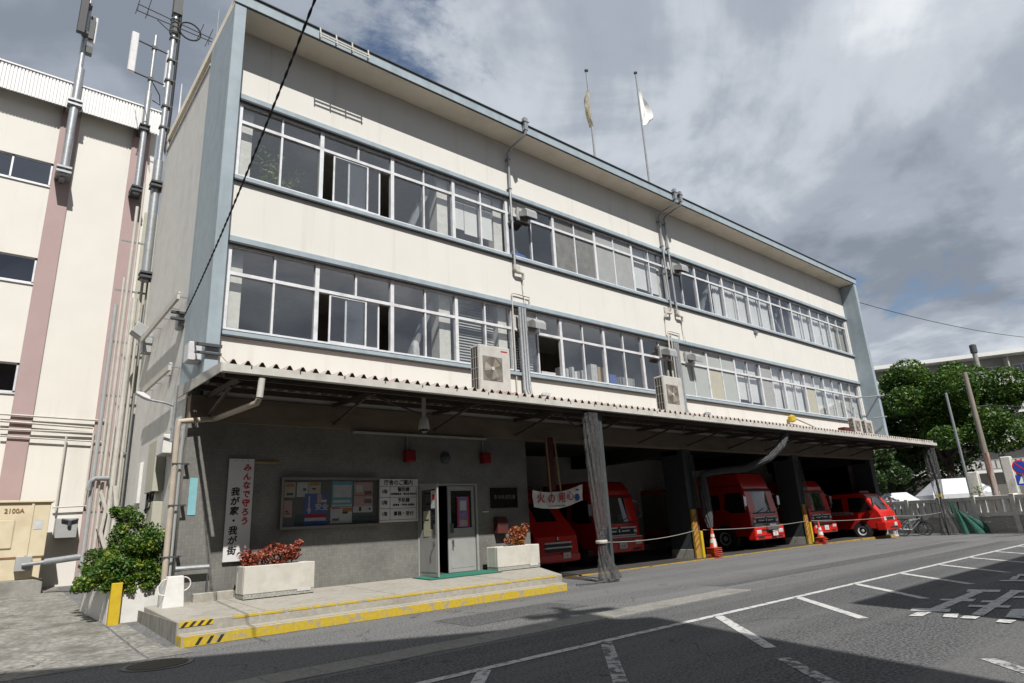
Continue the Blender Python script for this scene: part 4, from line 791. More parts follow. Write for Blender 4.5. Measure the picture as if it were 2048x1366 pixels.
# posters on the door leaves
p = tag(MB().box(6.62, 7.02, 0.018, 0.022, 1.53, 2.3).build('poster', 'poster_purple', None), 'purple and red poster in the window of the closed door leaf', 'poster')
MB().box(6.62, 6.67, 0.014, 0.017, 1.55, 2.28).build('print', 'ink_red', p); MB().box(6.97, 7.02, 0.014, 0.017, 1.55, 2.28).build('print', 'ink_red', p); MB().box(6.70, 6.94, 0.014, 0.017, 1.56, 1.7).build('print', 'poster_pink', p); MB().box(6.72, 6.92, 0.014, 0.017, 1.95, 2.2).build('print', 'poster_white', p)
p = tag(MB().box(5.430, 5.434, -0.55, -0.25, 1.35, 1.95).build('notice_paper', 'poster_cream', None), 'cream notice on the open door leaf', 'notice'); MB().box(5.4275, 5.4295, -0.5, -0.32, 1.72, 1.75).build('print', 'ink_black', p)
p = tag(MB().box(5.430, 5.434, -0.82, -0.60, 2.0, 2.42).build('notice_paper', 'poster_white', None), 'small white and red notice high on the open door leaf', 'notice'); MB().box(5.4275, 5.4295, -0.77, -0.66, 2.2, 2.33).build('print', 'ink_red', p)
# nameplate, letter box, mat
t = thing('nameplate', 'black nameplate with dull metal characters right of the door', 'nameplate', (8.2, 0, 2))
MB().box(7.72, 8.67, -0.04, -0.001, 1.98, 2.52).build('plate', 'nameplate_black', t, bevel=0.004); text('市中央消防署', 0.13, 'brass_dull', (8.2, -0.043, 2.26), t, bold=0.002)
tag(MB().box(7.45, 7.65, -0.012, -0.001, 1.88, 1.905).build('slot_plate', 'aluminium', None), 'small bare metal strip on the wall beside the door', 'plate')
t = thing('letter_box', 'dark red letter box on the wall behind the right planter', 'letter box', (8.0, 0, 1)); MB().prism([(7.80, -0.001, 1.30), (7.80, -0.2, 1.30), (7.80, -0.2, 1.62), (7.80, -0.12, 1.74), (7.80, -0.001, 1.74)], (0.36, 0, 0)).build('box', 'rust_red', t, bevel=0.015); MB().box(7.86, 8.10, -0.208, -0.2005, 1.53, 1.56).build('slot', 'black_paint', t)
tag(MB().hexa([(5.15, -0.95, 0.40), (7.3, -0.95, 0.40), (7.3, -0.15, 0.425), (5.15, -0.15, 0.425), (5.15, -0.95, 0.413), (7.3, -0.95, 0.413), (7.3, -0.15, 0.437), (5.15, -0.15, 0.437)]).build('door_mat', 'green_mat', None), 'green door mat in front of the entrance door', 'door mat')
# planters with shrubs on the platform
def planter(x0, x1, y0, y1, z0, h, label):
    t = thing('planter', label, 'planter', ((x0+x1)/2, (y0+y1)/2, z0), 0, 'stone planters beside the entrance')
    b = MB(); w = 0.07; zb = z0+0.1
    b.box(x0, x1, y0, y0+w, zb, z0+h).box(x0, x1, y1-w, y1, zb, z0+h).box(x0, x0+w, y0+w, y1-w, zb, z0+h).box(x1-w, x1, y0+w, y1-w, zb, z0+h).box(x0+w, x1-w, y0+w, y1-w, zb, zb+0.05); b.build('trough', 'planter_stone', t, bevel=0.012)
    MB().box(x0+0.006, x1-0.006, y0+0.006, y1-0.006, z0+0.022, z0+0.099).build('mosaic_base', 'planter_mosaic', t); MB().box(x0+0.06, x1-0.1, y0+0.04, y1-0.04, z0-0.03, z0+0.021).build('foot', 'black_paint', t)
    MB().box(x0+w, x1-w, y0+w, y1-w, z0+h-0.15, z0+h-0.06).build('soil', 'soil', t); MB().box(x1-0.36, x1-0.08, y0-0.004, y0-0.0005, z0+0.07, z0+0.13).build('label_plate', 'paper_white', t)
planter(1.05, 2.46, -0.80, -0.32, 0.39, 0.62, 'long stone planter under the slogan board'); planter(7.28, 8.72, -0.78, -0.32, 0.39, 0.60, 'stone planter right of the entrance door')
def shrub(name, label, cat, cs, rs, per, size, m, stems, base, h):
    t = thing(name, label, cat, base); cloud_leaves('foliage', blob_points(cs, rs, per, 0.25), size, m, t, aspect=0.6)
    b = MB()
    for (x, y), top in stems: b.tube([(x, y, base[2]-0.1), (x+0.03, y, base[2]+h*0.4), (x+random.uniform(-.08, .08), y, base[2]+h*top)], [0.016, 0.012, 0.005], 5)
    b.build('stem', 'bark', t)
shrub('red_shrub', 'red leaved shrub growing in the left planter', 'shrub', [(1.15+0.135*i+random.uniform(-.03, .03), -0.56+random.uniform(-.06, .06), 1.12+random.uniform(-.03, .08)+(0.10 if 2 < i < 6 else 0)) for i in range(8)]+[(1.2, -0.58, 1.03), (2.1, -0.55, 1.28), (2.2, -0.56, 1.38), (2.02, -0.56, 1.15), (1.85, -0.56, 1.02), (1.6, -0.6, 1.05)], [0.17]*8+[0.14, 0.12, 0.09, 0.14, 0.16, 0.17], 190, 0.055, 'leaf_red', [((1.2+0.12*i, -0.56), 0.8) for i in range(8)], (1.7, -0.56, 0.98), 0.35)
shrub('autumn_shrub', 'orange and yellow green shrub growing in the right planter', 'shrub', [(7.9, -0.55, 1.12), (8.08, -0.55, 1.2), (8.25, -0.52, 1.14), (8.0, -0.56, 1.32), (8.36, -0.55, 1.34), (8.3, -0.55, 1.24), (8.44, -0.55, 1.46), (8.2, -0.58, 1.05), (8.12, -0.56, 1.38)], [0.17, 0.17, 0.17, 0.15, 0.14, 0.15, 0.11, 0.15, 0.13], 230, 0.055, 'leaf_autumn', [((7.98+0.09*i, -0.55), 0.9) for i in range(5)], (8.15, -0.55, 0.98), 0.45)
# hose box, kerb blocks, rail near the corner
t = thing('hose_box', 'white box with a looped white hose on the platform corner', 'hose box', (0.1, -0.5, 0.38))
hb = Vector((-0.096, -0.592, 0.370))
x, y, z = hb.x, hb.y, hb.z
MB().hexa([(x-0.2, y-0.02, z), (x+0.17, y-0.02, z), (x+0.17, y+0.28, z), (x-0.2, y+0.28, z), (x-0.13, y+0.03, z+0.56), (x+0.14, y+0.03, z+0.56), (x+0.14, y+0.22, z+0.56), (x-0.13, y+0.22, z+0.56)]).build('box', 'white_paint', t, bevel=0.012)
MB().tube([(x+0.12, y+0.12, z+0.5)]+[(x+0.16+0.12*math.sin(a), y+0.12, z+0.41+0.12*math.cos(a)) for a in [0.3*i for i in range(11)]], 0.0115, 7).build('hose', 'white_paint', t, smooth=True)
MB().tube([(x-0.12, y+0.1, z+0.52), (x-0.2, y+0.1, z+0.5), (x-0.27, y+0.12, z+0.38), (x-0.24, y+0.1, z+0.26), (x-0.16, y+0.02, z+0.24)], 0.0115, 7).build('hose', 'white_paint', t, smooth=True)
for k, (x0, x1, lab) in enumerate(((0.30, 0.72, 'left block of the low concrete edging by the white hose box'), (0.73, 1.04, 'right block of the low concrete edging, touching the planter'))):
    tag(MB().box(x0, x1, -0.28, -0.14, 0.40, 0.57).build('edging_block', 'step_concrete', None, bevel=0.012), lab, 'concrete block', 'concrete edging blocks')
t = thing('pipe_rail', 'low steel rail across the left end of the tiled wall', 'rail', (0.3, -0.1, 0.9)); MB().tube([(-0.032, -0.150, 1.043), (0.573, -0.150, 1.041)], 0.045, 8).build('bar', 'galvanised', t, smooth=True); MB().box(0.543, 0.571, -0.16, -0.12, 0.5, 0.92).build('upright', 'bracket_dark', t)
t = thing('corner_downpipe', 'beige downpipe at the left corner fed by the canopy gutter', 'downpipe', (-0.2, -0.1, 0.4))
MB().tube([(0.671, -2.300, 4.384), (0.653, -2.280, 4.025)], 0.062, 12).build('gutter_drop', 'gutter_white', t, smooth=True)
MB().tube([(0.653, -2.280, 4.025), (0.639, -2.200, 3.935), (0.473, -0.300, 3.946), (0.414, -0.160, 3.943), (-0.083, -0.160, 3.871), (-0.2, -0.15, 3.86), (-0.215, -0.14, 3.7), (-0.2, -0.14, 0.75)], 0.055, 12).build('pipe', 'pipe_beige', t, smooth=True)
MB().tube([(-0.2, -0.14, 0.76), (-0.2, -0.14, 0.40)], 0.075, 12).build('drain_socket', 'box_grey', t, smooth=True)
b = MB()
for z in (3.0, 2.2, 1.25): b.box(-0.27, 0.001, -0.2, -0.18, z, z+0.03).box(-0.01, 0.05, -0.2, -0.001, z, z+0.03)
b.split('pipe_clip', 'bracket_dark', t)
tag(MB().tube([(-0.1, -0.08, 3.7), (-0.1, -0.08, 0.5)], 0.025, 6).build('thin_conduit', 'box_grey', None), 'thin grey conduit right of the beige corner downpipe', 'conduit')

t = thing('drying_pole_bracket', 'two grey pole arms at the far right fin above the small air conditioners', 'bracket', (33.9, -0.5, 7))
for a, c_ in (((32.208, -0.100, 7.075), (34.594, -1.000, 7.279)), ((33.917, -0.500, 6.068), (34.077, -1.100, 6.064))): MB().tube([a, c_], 0.035, 7).build('arm', 'galvanised', t)
tag(MB().box(23.45, 23.75, -0.07, -0.001, 9.42, 9.55).box(23.5, 23.56, -0.12, -0.07, 9.36, 9.5).build('wall_bracket', 'steel_grey', None), 'small lone bracket on the wall between the upper and middle windows', 'bracket')

# ------------------------------------------------------------------ nets, banner, cones, rope
def net(name, label, path, radii, m, waves=11, amp=0.10, part='net_folds', ns=28, parent=None):
    t = parent or thing(name, label, 'net', path[-1]); pts = [Vector(p) for p in path]; n = 44; secs = []
    for i, (p, r_) in enumerate(zip(pts, radii)):
        d = (pts[min(i+1, len(pts)-1)]-pts[max(i-1, 0)]).normalized(); u = Vector((1, 0, 0)); u = (u-d*u.dot(d)).normalized(); w = d.cross(u); ring = []
        for j in range(n):
            a = 2*math.pi*j/n; q = r_*(1+amp*math.sin(waves*a+0.5*i)+amp*0.5*math.sin((waves*2-1)*a+1.3*i)); ring.append(p+u*math.cos(a)*q+w*math.sin(a)*q*0.75)
        secs.append(ring)
    MB().loft(secs).build(part, m, t, smooth=True); return t
def interp(pts, k):
    out = []
    for a, b in zip(pts[:-1], pts[1:]):
        for i in range(k): out.append(tuple(a[j]+(b[j]-a[j])*i/k for j in range(len(a))))
    return out+[pts[-1]]
def netpath(cp, k=6): q = interp(cp, k); return [p[:3] for p in q], [p[3] for p in q]
p_, r_ = netpath([(9.55, -2.26, 4.34, 0.22), (9.55, -2.28, 3.6, 0.25), (9.58, -2.30, 2.4, 0.25), (9.56, -2.32, 1.5, 0.20), (9.50, -2.33, 0.98, 0.10), (9.52, -2.36, 0.6, 0.17), (9.55, -2.40, 0.3, 0.26), (9.58, -2.44, 0.03, 0.34)])
nt1 = net('hanging_net', 'tall grey net bundle tied at waist height in front of the van', p_, r_, 'net_grey')
MB().lathe((9.50, -2.33, 0.94), [(0.15, 0), (0.16, 0.04), (0.15, 0.08)], 14).build('tie_cord', 'pipe_white', nt1)
MB().tube([(8.3, -2.5, 0.05), (8.9, -2.52, 0.03), (9.5, -2.55, 0.05), (9.85, -2.5, 0.04)], 0.02, 6).build('net_hem', 'net_dark', nt1)
p_, r_ = netpath([(20.6, -2.1, 4.35, 0.17), (20.35, -2.0, 3.9, 0.16), (19.9, -1.7, 3.45, 0.15), (19.1, -1.1, 3.1, 0.15), (18.2, -0.5, 3.05, 0.14), (17.75, -0.1, 2.95, 0.13), (17.72, -0.08, 2.3, 0.20), (17.74, -0.08, 1.5, 0.21), (17.78, -0.1, 1.05, 0.12)])
net('swagged_net', 'dark net swag looped from the canopy to the first pillar', p_, r_, 'net_dark')
p_, r_ = netpath([(17.32, 0.02, 3.7, 0.09), (17.34, 0.02, 2.9, 0.11), (17.36, 0.02, 1.75, 0.12)], 8); net('rolled_net', 'pale rolled net on the front of the first pillar', p_, r_, 'net_grey', 4, 0.12)
p_, r_ = netpath([(25.62, 0.02, 3.7, 0.09), (25.66, 0.02, 2.9, 0.12), (25.72, 0.0, 2.2, 0.17), (25.78, 0.0, 1.5, 0.14)], 8); net('rolled_net', 'pale rolled net on the front of the second pillar', p_, r_, 'net_grey', 4, 0.12)
p_, r_ = netpath([(36.0, -2.1, 4.3, 0.32), (36.0, -2.1, 3.2, 0.36), (36.0, -2.1, 1.9, 0.24), (36.0, -2.1, 1.3, 0.16), (36.02, -2.14, 0.7, 0.36), (36.05, -2.2, -0.12, 0.55)]); nt2 = net('hanging_net', 'grey net bundle around the far right canopy post', p_, r_, 'net_grey')
b = MB(); n = 22; A0, A1, B0, B1 = Vector((35.75, -2.55, 1.75)), Vector((36.1, -2.6, 1.1)), Vector((35.9, -2.7, -0.13)), Vector((37.0, -4.2, -0.14))
V = []
for i in range(n+1):
    for j in range(n+1):
        f, g = i/n, j/n; p = (A0.lerp(A1, g)).lerp(B0.lerp(B1, g), f); V.append((p.x+0.10*math.sin(g*19+f*3)*f, p.y+0.12*math.cos(g*15+f*2)*f, p.z+0.05*math.sin(g*9)*(1-f)))
b.add(V, [(i*(n+1)+j, i*(n+1)+j+1, (i+1)*(n+1)+j+1, (i+1)*(n+1)+j) for i in range(n) for j in range(n)])
tag(b.build('green_net', 'net_green', None, smooth=True), 'green net spread slantwise at the foot of the far right post', 'net')
# banner hung by two battens
t = thing('banner', 'white banner with red characters hung below the beam in front of the van', 'banner', (9.9, -0.5, 2.0))
c0, c1 = Vector((8.890, -0.450, 2.220)), Vector((10.897, -0.450, 2.265)); zb = (c0.z+c1.z)/2; w = c1.x-c0.x; hB = 0.46; n = 16
def bpt(f, g):
    return (c0.x+w*f, -0.45+0.035*math.sin(f*9)+0.02*math.sin(g*5+f*4), c0.z+0.20-hB*g-0.09*math.sin(math.pi*f)+0.16*f*f*1.0)
b = MB().add([bpt(i/n, j/6) for j in range(7) for i in range(n+1)], [(j*(n+1)+i, j*(n+1)+i+1, (j+1)*(n+1)+i+1, (j+1)*(n+1)+i) for j in range(6) for i in range(n)]); b.build('cloth', 'banner_cloth', t, smooth=True)
for k, ch in enumerate('火の用心'):
    f = 0.15+0.185*k; q = bpt(f, 0.42); text(ch, 0.30, 'ink_red', (q[0], q[1]-0.045, q[2]), t, bold=0.006)
f = bpt(0.42, 0.86); text('火災予防運動実施中消防署', 0.055, 'ink_black', (f[0], f[1]-0.045, f[2]), t)
f = bpt(0.88, 0.66); MB().lathe((f[0], f[1]-0.03, f[2]), [(0.01, 0), (0.10, -0.005), (0.11, -0.008), (0.01, -0.012)], 7, 0, 'y').build('printed_emblem', 'ink_blue', t); f = bpt(0.88, 0.2); MB().box(f[0]-0.06, f[0]+0.06, f[1]-0.04, f[1]-0.03, f[2]-0.02, f[2]+0.02).build('printed_mark', 'ink_black', t)
MB().bar((c0.x+w*0.33, -0.42, 3.95), (c0.x+w*0.36, -0.42, c0.z+0.14), 0.035, 0.03).build('batten', 'wood_batten', t); MB().bar((c0.x+w*0.50, -0.42, 3.95), (c0.x+w*0.56, -0.42, c0.z+0.15), 0.05, 0.03).build('batten', 'wood_batten', t); MB().box(c0.x+w*0.36, c0.x+w*0.55, -0.44, -0.40, c0.z+0.08, c0.z+0.16).build('batten', 'wood_batten', t)
MB().box(c0.x+w*0.33, c0.x+w*0.48, -0.40, -0.36, c0.z+0.2, 3.95).build('red_strip', 'rust_red', t)
# stacked cones
def cone_mesh():
    b = MB(); b.box(-0.19, 0.19, -0.19, 0.19, 0, 0.03); b.lathe((0, 0, 0), [(0.15, 0.03), (0.135, 0.06), (0.03, 0.70), (0.028, 0.71)], 18)
    b.lathe((0, 0, 0), [(0.118, 0.19), (0.094, 0.33)], 18, 1).lathe((0, 0, 0), [(0.081, 0.40), (0.064, 0.50)], 18, 1); return b.mesh('traffic_cone', ['cone_red', 'cone_white'], smooth=True)
cm = cone_mesh()
def cones(x, y, n, place):
    for k in range(n):
        o = link('traffic_cone', cm); o.location = (x+random.uniform(-.012, .012), y+random.uniform(-.012, .012), 0.005+0.065*k); o.rotation_euler = (random.uniform(-.02, .02), random.uniform(-.02, .02), random.uniform(-0.3, 0.3))
        nm = ['bottom', 'second lowest', 'third lowest', 'fourth lowest', 'fifth lowest', 'sixth lowest'][k] if k < n-1 else 'topmost'
        tag(o, f'{nm} red traffic cone of the stack by the {place} pillar', 'traffic cone', 'stacked traffic cones')
cones(17.55, -0.30, 6, 'first'); cones(25.75, -0.32, 5, 'second')
def rope(pts, sag, label):
    out = []
    for a, b in zip(pts[:-1], pts[1:]):
        for i in range(8):
            f = i/8; out.append((a[0]+(b[0]-a[0])*f, a[1]+(b[1]-a[1])*f, a[2]+(b[2]-a[2])*f-sag*4*f*(1-f)))
    out.append(pts[-1]); tag(MB().tube(out, 0.0105, 6).build('barrier_rope', 'rope_grey', None, smooth=True), label, 'rope')
rope([(9.5, -2.33, 0.96), (16.95, 0.0, 0.98)], 0.10, 'pale rope stretched from the tied net to the first pillar'); rope([(17.45, 0.0, 0.98), (25.3, 0.0, 1.0)], 0.08, 'pale rope stretched between the two pillars in front of a fire engine'); rope([(25.8, 0.0, 1.0), (31.0, -1.6, 0.98), (36.0, -2.1, 1.0)], 0.08, 'pale rope stretched in front of the smallest fire engine')
# ------------------------------------------------------------------ vehicles (front at local y = 0, facing -y)
def wheel(parent, x, y, r, w, dual=False):
    s = -1 if x < 0 else 1; b = MB().lathe((x, y, r), [(r*0.62, -s*w/2), (r*0.97, -s*w/2), (r, -s*w*0.35), (r, s*w*0.35), (r*0.97, s*w/2), (r*0.62, s*w/2), (r*0.60, s*w*0.1)], 26, 0, 'x'); t = b.build('wheel', 'black_rubber', parent, smooth=True, local=True)
    b = MB().lathe((x, y, r), [(r*0.61, s*w*0.2), (r*0.61, s*w*0.47), (r*0.5, s*w*0.44), (r*0.3, s*w*0.2), (r*0.22, s*w*0.42), (r*0.1, s*w*0.46)], 20, 0, 'x')
    for k in range(6):
        a = k*math.pi/3; b.lathe((x+s*w*0.28, y+r*0.40*math.cos(a), r+r*0.40*math.sin(a)), [(r*0.07, 0), (r*0.07, s*0.03)], 8, 1, 'x')
    b.build('rim', ['aluminium', 'black_paint'], t, smooth=True, local=True)
def body_loft(prof, w, m, name, parent, tumble=0.05, edge=0.07, zt=1.4):
    def sec(x, ins):
        cy = sum(p[0] for p in prof)/len(prof); cz = sum(p[1] for p in prof)/len(prof); out = []
        for y, z in prof:
            tx = x*(1-tumble*max(0, (z-zt))/1.2*0.6); dy = ins if y < cy else -ins; dz = ins*0.6 if z < cz else -ins; out.append((tx, y+dy*0.7, z+dz))
        return out
    h = w/2; return MB().loft([sec(-h, edge), sec(-h+edge*0.35, edge*0.35), sec(-h+edge, 0), sec(0, -0.006), sec(h-edge, 0), sec(h-edge*0.35, edge*0.35), sec(h, edge)]).build(name, m, parent, smooth=True, local=True, ang=14)
def screen(parent, w, y0, z0, y1, z1, m='screen_glass', inset=0.012, w1=None, name='windscreen'):
    w1 = w1 or w*0.94; d = Vector((0, y1-y0, z1-z0)).normalized(); nrm = Vector((0, -d.z, d.y))*inset; b = MB(); N_ = 8; V = []
    for (yy, zz, ww) in ((y0, z0, w), (y1, z1, w1)):
        for i in range(N_+1):
            f = i/N_*2-1; V.append((f*ww/2, yy+nrm.y+0.05*abs(f)**3, zz+nrm.z))
    b.add(V, [(i, i+1, N_+2+i, N_+1+i) for i in range(N_)]); return b.build(name, m, parent, smooth=True, local=True)
def plate(parent, x, y, z, num, w=0.33, h=0.17):
    p = MB().box(x-w/2, x+w/2, y-0.008, y, z-h/2, z+h/2).build('number_plate', 'plate_white', parent, local=True)
    text(num, h*0.5, 'plate_ink', (x, y-0.010, z-h*0.12), p, local=True, name='plate_number', bold=0.002); return p
def engine(name, label, loc, W, H, Lc, L, num, sign=None, winch=False, small=False, sidetext=None, roofz=None):
    t = thing(name, label, 'fire engine', loc, 0, None); s = H/2.62; hw = W/2
    if not small:
        prof = [(0.06, 0.52), (0.0, 0.62), (0.0, 1.10*s), (0.015, 1.42*s), (0.17, 2.34*s), (0.24, 2.48*s), (0.45, 2.58*s), (Lc, 2.6*s), (Lc, 0.52)]; wy0, wz0, wy1, wz1 = 0.022, 1.45*s, 0.165, 2.31*s
    else:
        prof = [(0.05, 0.44), (0.0, 0.55), (0.02, 1.02), (0.10, 1.20), (0.18, 1.30), (0.56, 1.98), (0.68, 2.10), (1.0, 2.17), (Lc, 2.18), (Lc, 0.44)]; wy0, wz0, wy1, wz1 = 0.20, 1.335, 0.54, 1.955
    body_loft(prof, W, 'truck_red', 'cab', t, edge=0.05)
    screen(t, W*0.955, wy0, wz0, wy1, wz1, 'dark_glass', w1=W*0.92)
    # wheel arches, wheels
    wy = 1.28*s if not small else 1.02; r = 0.45*s if not small else 0.36
    for sx in (-1, 1):
        MB().lathe((sx*(hw+0.003), wy, r), [(r*1.22, -sx*0.25), (r*1.22, sx*0.004)], 22, 0, 'x').build('wheel_arch', 'black_rubber', t, local=True)
        wheel(t, sx*(hw-0.09), wy, r, 0.26); wheel(t, sx*(hw-0.12), L-1.5, r, 0.3)
        # side window
        x = sx*(hw+0.004)
        if not small: pw = [(0.16, 1.50*s), (0.32, 2.26*s), (1.05, 2.28*s), (1.12, 1.62*s), (0.80, 1.46*s), (0.20, 1.46*s)]; pw2 = [(1.35, 1.62*s), (1.35, 2.24*s), (2.05, 2.26*s), (2.05, 1.62*s)]
        else: pw = [(0.36, 1.36), (0.72, 1.94), (1.45, 1.96), (1.50, 1.28), (1.2, 1.24)]; pw2 = [(1.78, 1.30), (1.78, 1.94), (2.45, 1.95), (2.45, 1.30)]
        for q in (pw, pw2):
            if max(p[0] for p in q) < Lc: MB().prism([(x-sx*0.05*max(0, (z-1.4))/1.2*0.6*hw*0.0-sx*(0.03*max(0, z-1.4)/1.2*hw), y, z) for y, z in q], (sx*0.006, 0, 0)).build('side_window', 'dark_glass', t, local=True)
        b = MB()
        for yd in ((1.22*s, 2.15*s) if not small else (1.6, 2.6)): b.box(min(x, x+sx*0.002), max(x, x+sx*0.002), yd, yd+0.012, 0.75, 1.35)
        b.box(min(x, x+sx*0.02), max(x, x+sx*0.02), (1.05 if small else 1.0*s), (1.2 if small else 1.15*s), 1.08, 1.11, 1); b.build('door_seam', ['black_paint', 'chrome'], t, local=True)
        # mirror
        my = 0.18 if not small else 0.35; mz = 1.95*s if not small else 1.75
        b = MB().tube([(sx*(hw-0.04), my, mz+0.25), (sx*(hw+0.2), my-0.12, mz+0.22), (sx*(hw+0.2), my-0.12, mz-0.35), (sx*(hw-0.02), my, mz-0.4)], 0.014, 6); b.box(min(sx*(hw+0.1), sx*(hw+0.28)), max(sx*(hw+0.1), sx*(hw+0.28)), my-0.17, my-0.11, mz-0.22, mz+0.16); b.build('mirror', 'chrome', t, local=True)
        MB().box(min(sx*(hw+0.12), sx*(hw+0.26)), max(sx*(hw+0.12), sx*(hw+0.26)), my-0.1095, my-0.107, mz-0.2, mz+0.14).build('mirror_glass', 'chrome', t, local=True)
    # equipment body behind the cab
    bz = H*1.04 if not small else 2.1
    b = MB().box(-hw+0.02, hw-0.02, Lc+0.06, L, 0.62, bz); eb = b.build('equipment_body', 'truck_red', t, bevel=0.03, local=True)
    for sx in (-1, 1):
        b = MB(); x = sx*(hw-0.014)
        for k in range(3):
            y0 = Lc+0.15+k*(L-Lc-0.2)/3; b.box(min(x, x-sx*0.008), max(x, x-sx*0.008), y0, y0+(L-Lc-0.2)/3-0.1, 0.95, bz-0.2)
        b.build('roller_shutter', 'steel_grey', eb, local=True)
    MB().box(-hw+0.1, hw-0.1, Lc-0.3, L, 0.40, 0.66).build('chassis', 'black_rubber', t, local=True)
    # front
    if not small:
        MB().box(-hw*0.80, hw*0.80, -0.012, 0.01, 0.98*s, 1.24*s).build('grille', 'black_paint', t, local=True)
        b = MB().box(-hw*0.82, hw*0.82, -0.03, 0.0, 1.22*s, 1.27*s).box(-hw*0.80, hw*0.80, -0.03, 0.0, 0.95*s, 1.0*s).box(-hw*0.84, -hw*0.70, -0.025, 0.0, 1.05*s, 1.17*s).box(hw*0.70, hw*0.84, -0.025, 0.0, 1.05*s, 1.17*s)
        for sg in (-1, 1): b.bar((sg*hw*0.5, -0.02, 1.13*s), (sg*0.12, -0.02, 1.12*s), 0.02, 0.05).bar((sg*0.12, -0.025, 1.24*s), (0.0, -0.025, 1.0*s), 0.03, 0.03)
        b.build('grille_bar', 'aluminium', t, local=True, bevel=0.006)
        em = MB().lathe((0, -0.03, 1.14*s), [(0.105, 0), (0.125, -0.012), (0.105, -0.022), (0.09, -0.012)], 22, 0, 'y').build('emblem', 'black_paint', t, smooth=True, local=True); MB().lathe((0, -0.035, 1.14*s), [(0.045, 0), (0.055, -0.01), (0.02, -0.02)], 12, 0, 'y').build('emblem_core', 'chrome', em, smooth=True, local=True)
        bm_ = MB().box(-hw-0.02, hw+0.02, -0.14, 0.22, 0.36, 0.90*s).build('bumper', 'truck_red', t, bevel=0.06, seg=3, local=True)
        MB().box(-hw*0.55, hw*0.55, -0.146, -0.139, 0.70, 0.78).build('bumper_slot', 'black_paint', bm_, local=True); MB().box(-hw*0.97, hw*0.97, -0.13, 0.0, 0.90*s, 0.93*s).build('bumper_glint', 'aluminium', bm_, local=True); MB().box(-hw*0.93, hw*0.93, -0.004, 0.012, 1.435*s, 1.45*s).box(-hw*0.90, hw*0.90, 0.155, 0.185, 2.315*s, 2.37*s).build('windscreen_surround', 'black_paint', t, local=True)  # pale strip on the bumper top stands in for reflected light
        for sg in (-1, 1):
            MB().box(min(sg*hw*0.6, sg*hw*0.92), max(sg*hw*0.6, sg*hw*0.92), -0.152, -0.10, 0.60, 0.76).build('headlight', 'headlight', bm_, bevel=0.03, seg=2, local=True)
            MB().box(min(sg*hw*0.45, sg*hw*0.85), max(sg*hw*0.45, sg*hw*0.85), -0.146, -0.1395, 0.42, 0.5).build('bumper_slot', 'black_paint', bm_, local=True)
        plate(t, 0.0 if not winch else 0.22, -0.16 if not winch else -0.24, 0.60, num, 0.40, 0.21)
        MB().box(-hw*0.75, hw*0.75, -0.012, 0.02, 1.405*s, 1.43*s).tube([(-hw*0.5, -0.02, 1.45*s), (0.05, 0.02, 1.62*s)], 0.01, 5).tube([(0.15, -0.02, 1.45*s), (0.6, 0.02, 1.6*s)], 0.01, 5).build('wiper', 'black_paint', t, local=True)
        if winch:
            b = MB().box(-0.32, 0.55, -0.26, -0.12, 0.74, 0.86); b.lathe((-0.2, -0.2, 0.92), [(0.09, 0), (0.09, 0.5)], 14, 0, 'x'); b.tube([(-0.3, -0.22, 0.8), (-0.1, -0.26, 0.9), (0.2, -0.24, 0.82), (0.5, -0.24, 0.88)], 0.025, 7); b.build('winch', 'chrome', t, smooth=True, local=True)
        # raised roof with name and red beacons
        rz = roofz or 2.95*s
        body_loft([(0.22, 2.44*s), (0.26, 2.62*s), (0.46, rz-0.05), (0.56, rz), (Lc, rz), (Lc, 2.44*s)], W*0.92, 'truck_red', 'roof_fairing', t, 0, 0.08)
        if sign: text(sign, 0.155, 'brass_dull', (0.0, 0.325, 2.76*s), t, rot=(math.pi/2-0.4, 0, 0), local=True, name='roof_lettering', bold=0.004, sx=1.0)
    else:
        MB().box(-hw*0.45, hw*0.45, -0.004, 0.02, 0.84, 0.98).build('grille', 'black_paint', t, local=True); MB().box(-hw*0.1, hw*0.1, -0.02, 0.0, 0.95, 1.03).build('emblem', 'chrome', t, local=True)
        for sg in (-1, 1):
            MB().hexa([(sg*hw*0.48, -0.02, 0.80), (sg*hw*0.90, 0.03, 0.80), (sg*hw*0.92, 0.3, 0.82), (sg*hw*0.5, 0.2, 0.80), (sg*hw*0.50, -0.01, 0.99), (sg*hw*0.92, 0.05, 1.0), (sg*(hw+0.003), 0.32, 1.0), (sg*hw*0.52, 0.2, 0.98)]).build('headlight', 'headlight', t, bevel=0.02, seg=2, local=True)
        bm_ = MB().box(-hw-0.015, hw+0.015, -0.12, 0.34, 0.36, 0.76).build('bumper', 'truck_red', t, bevel=0.07, seg=3, local=True)
        MB().box(-hw*0.5, hw*0.5, -0.125, -0.119, 0.44, 0.52).build('bumper_slot', 'black_paint', bm_, local=True); plate(t, 0.25, -0.13, 0.62, num, 0.33, 0.17)
        for sg in (-1, 1): MB().box(min(sg*hw*0.98, sg*(hw+0.006)), max(sg*hw*0.98, sg*(hw+0.006)), 0.42, 0.55, 0.93, 0.97).build('turn_lamp', 'orange_stripe', t, local=True)
        b = MB().tube([(-hw*0.5, 0.22, 1.32), (0.0, 0.42, 1.6)], 0.012, 5).tube([(0.1, 0.22, 1.32), (0.55, 0.42, 1.6)], 0.012, 5); b.build('wiper', 'black_paint', t, local=True)
        MB().box(-0.55, 0.55, 0.95, 1.3, 2.165, 2.29).build('beacon_bar', 'lamp_red', t, bevel=0.05, seg=3, local=True)
        b = MB().box(-0.35, 0.1, -0.22, -0.05, 0.05, 0.09).box(-0.3, -0.22, -0.2, -0.12, 0.09, 0.3).box(0.0, 0.06, -0.2, -0.12, 0.09, 0.3); b.build('tow_step', 'aluminium', t, local=True)
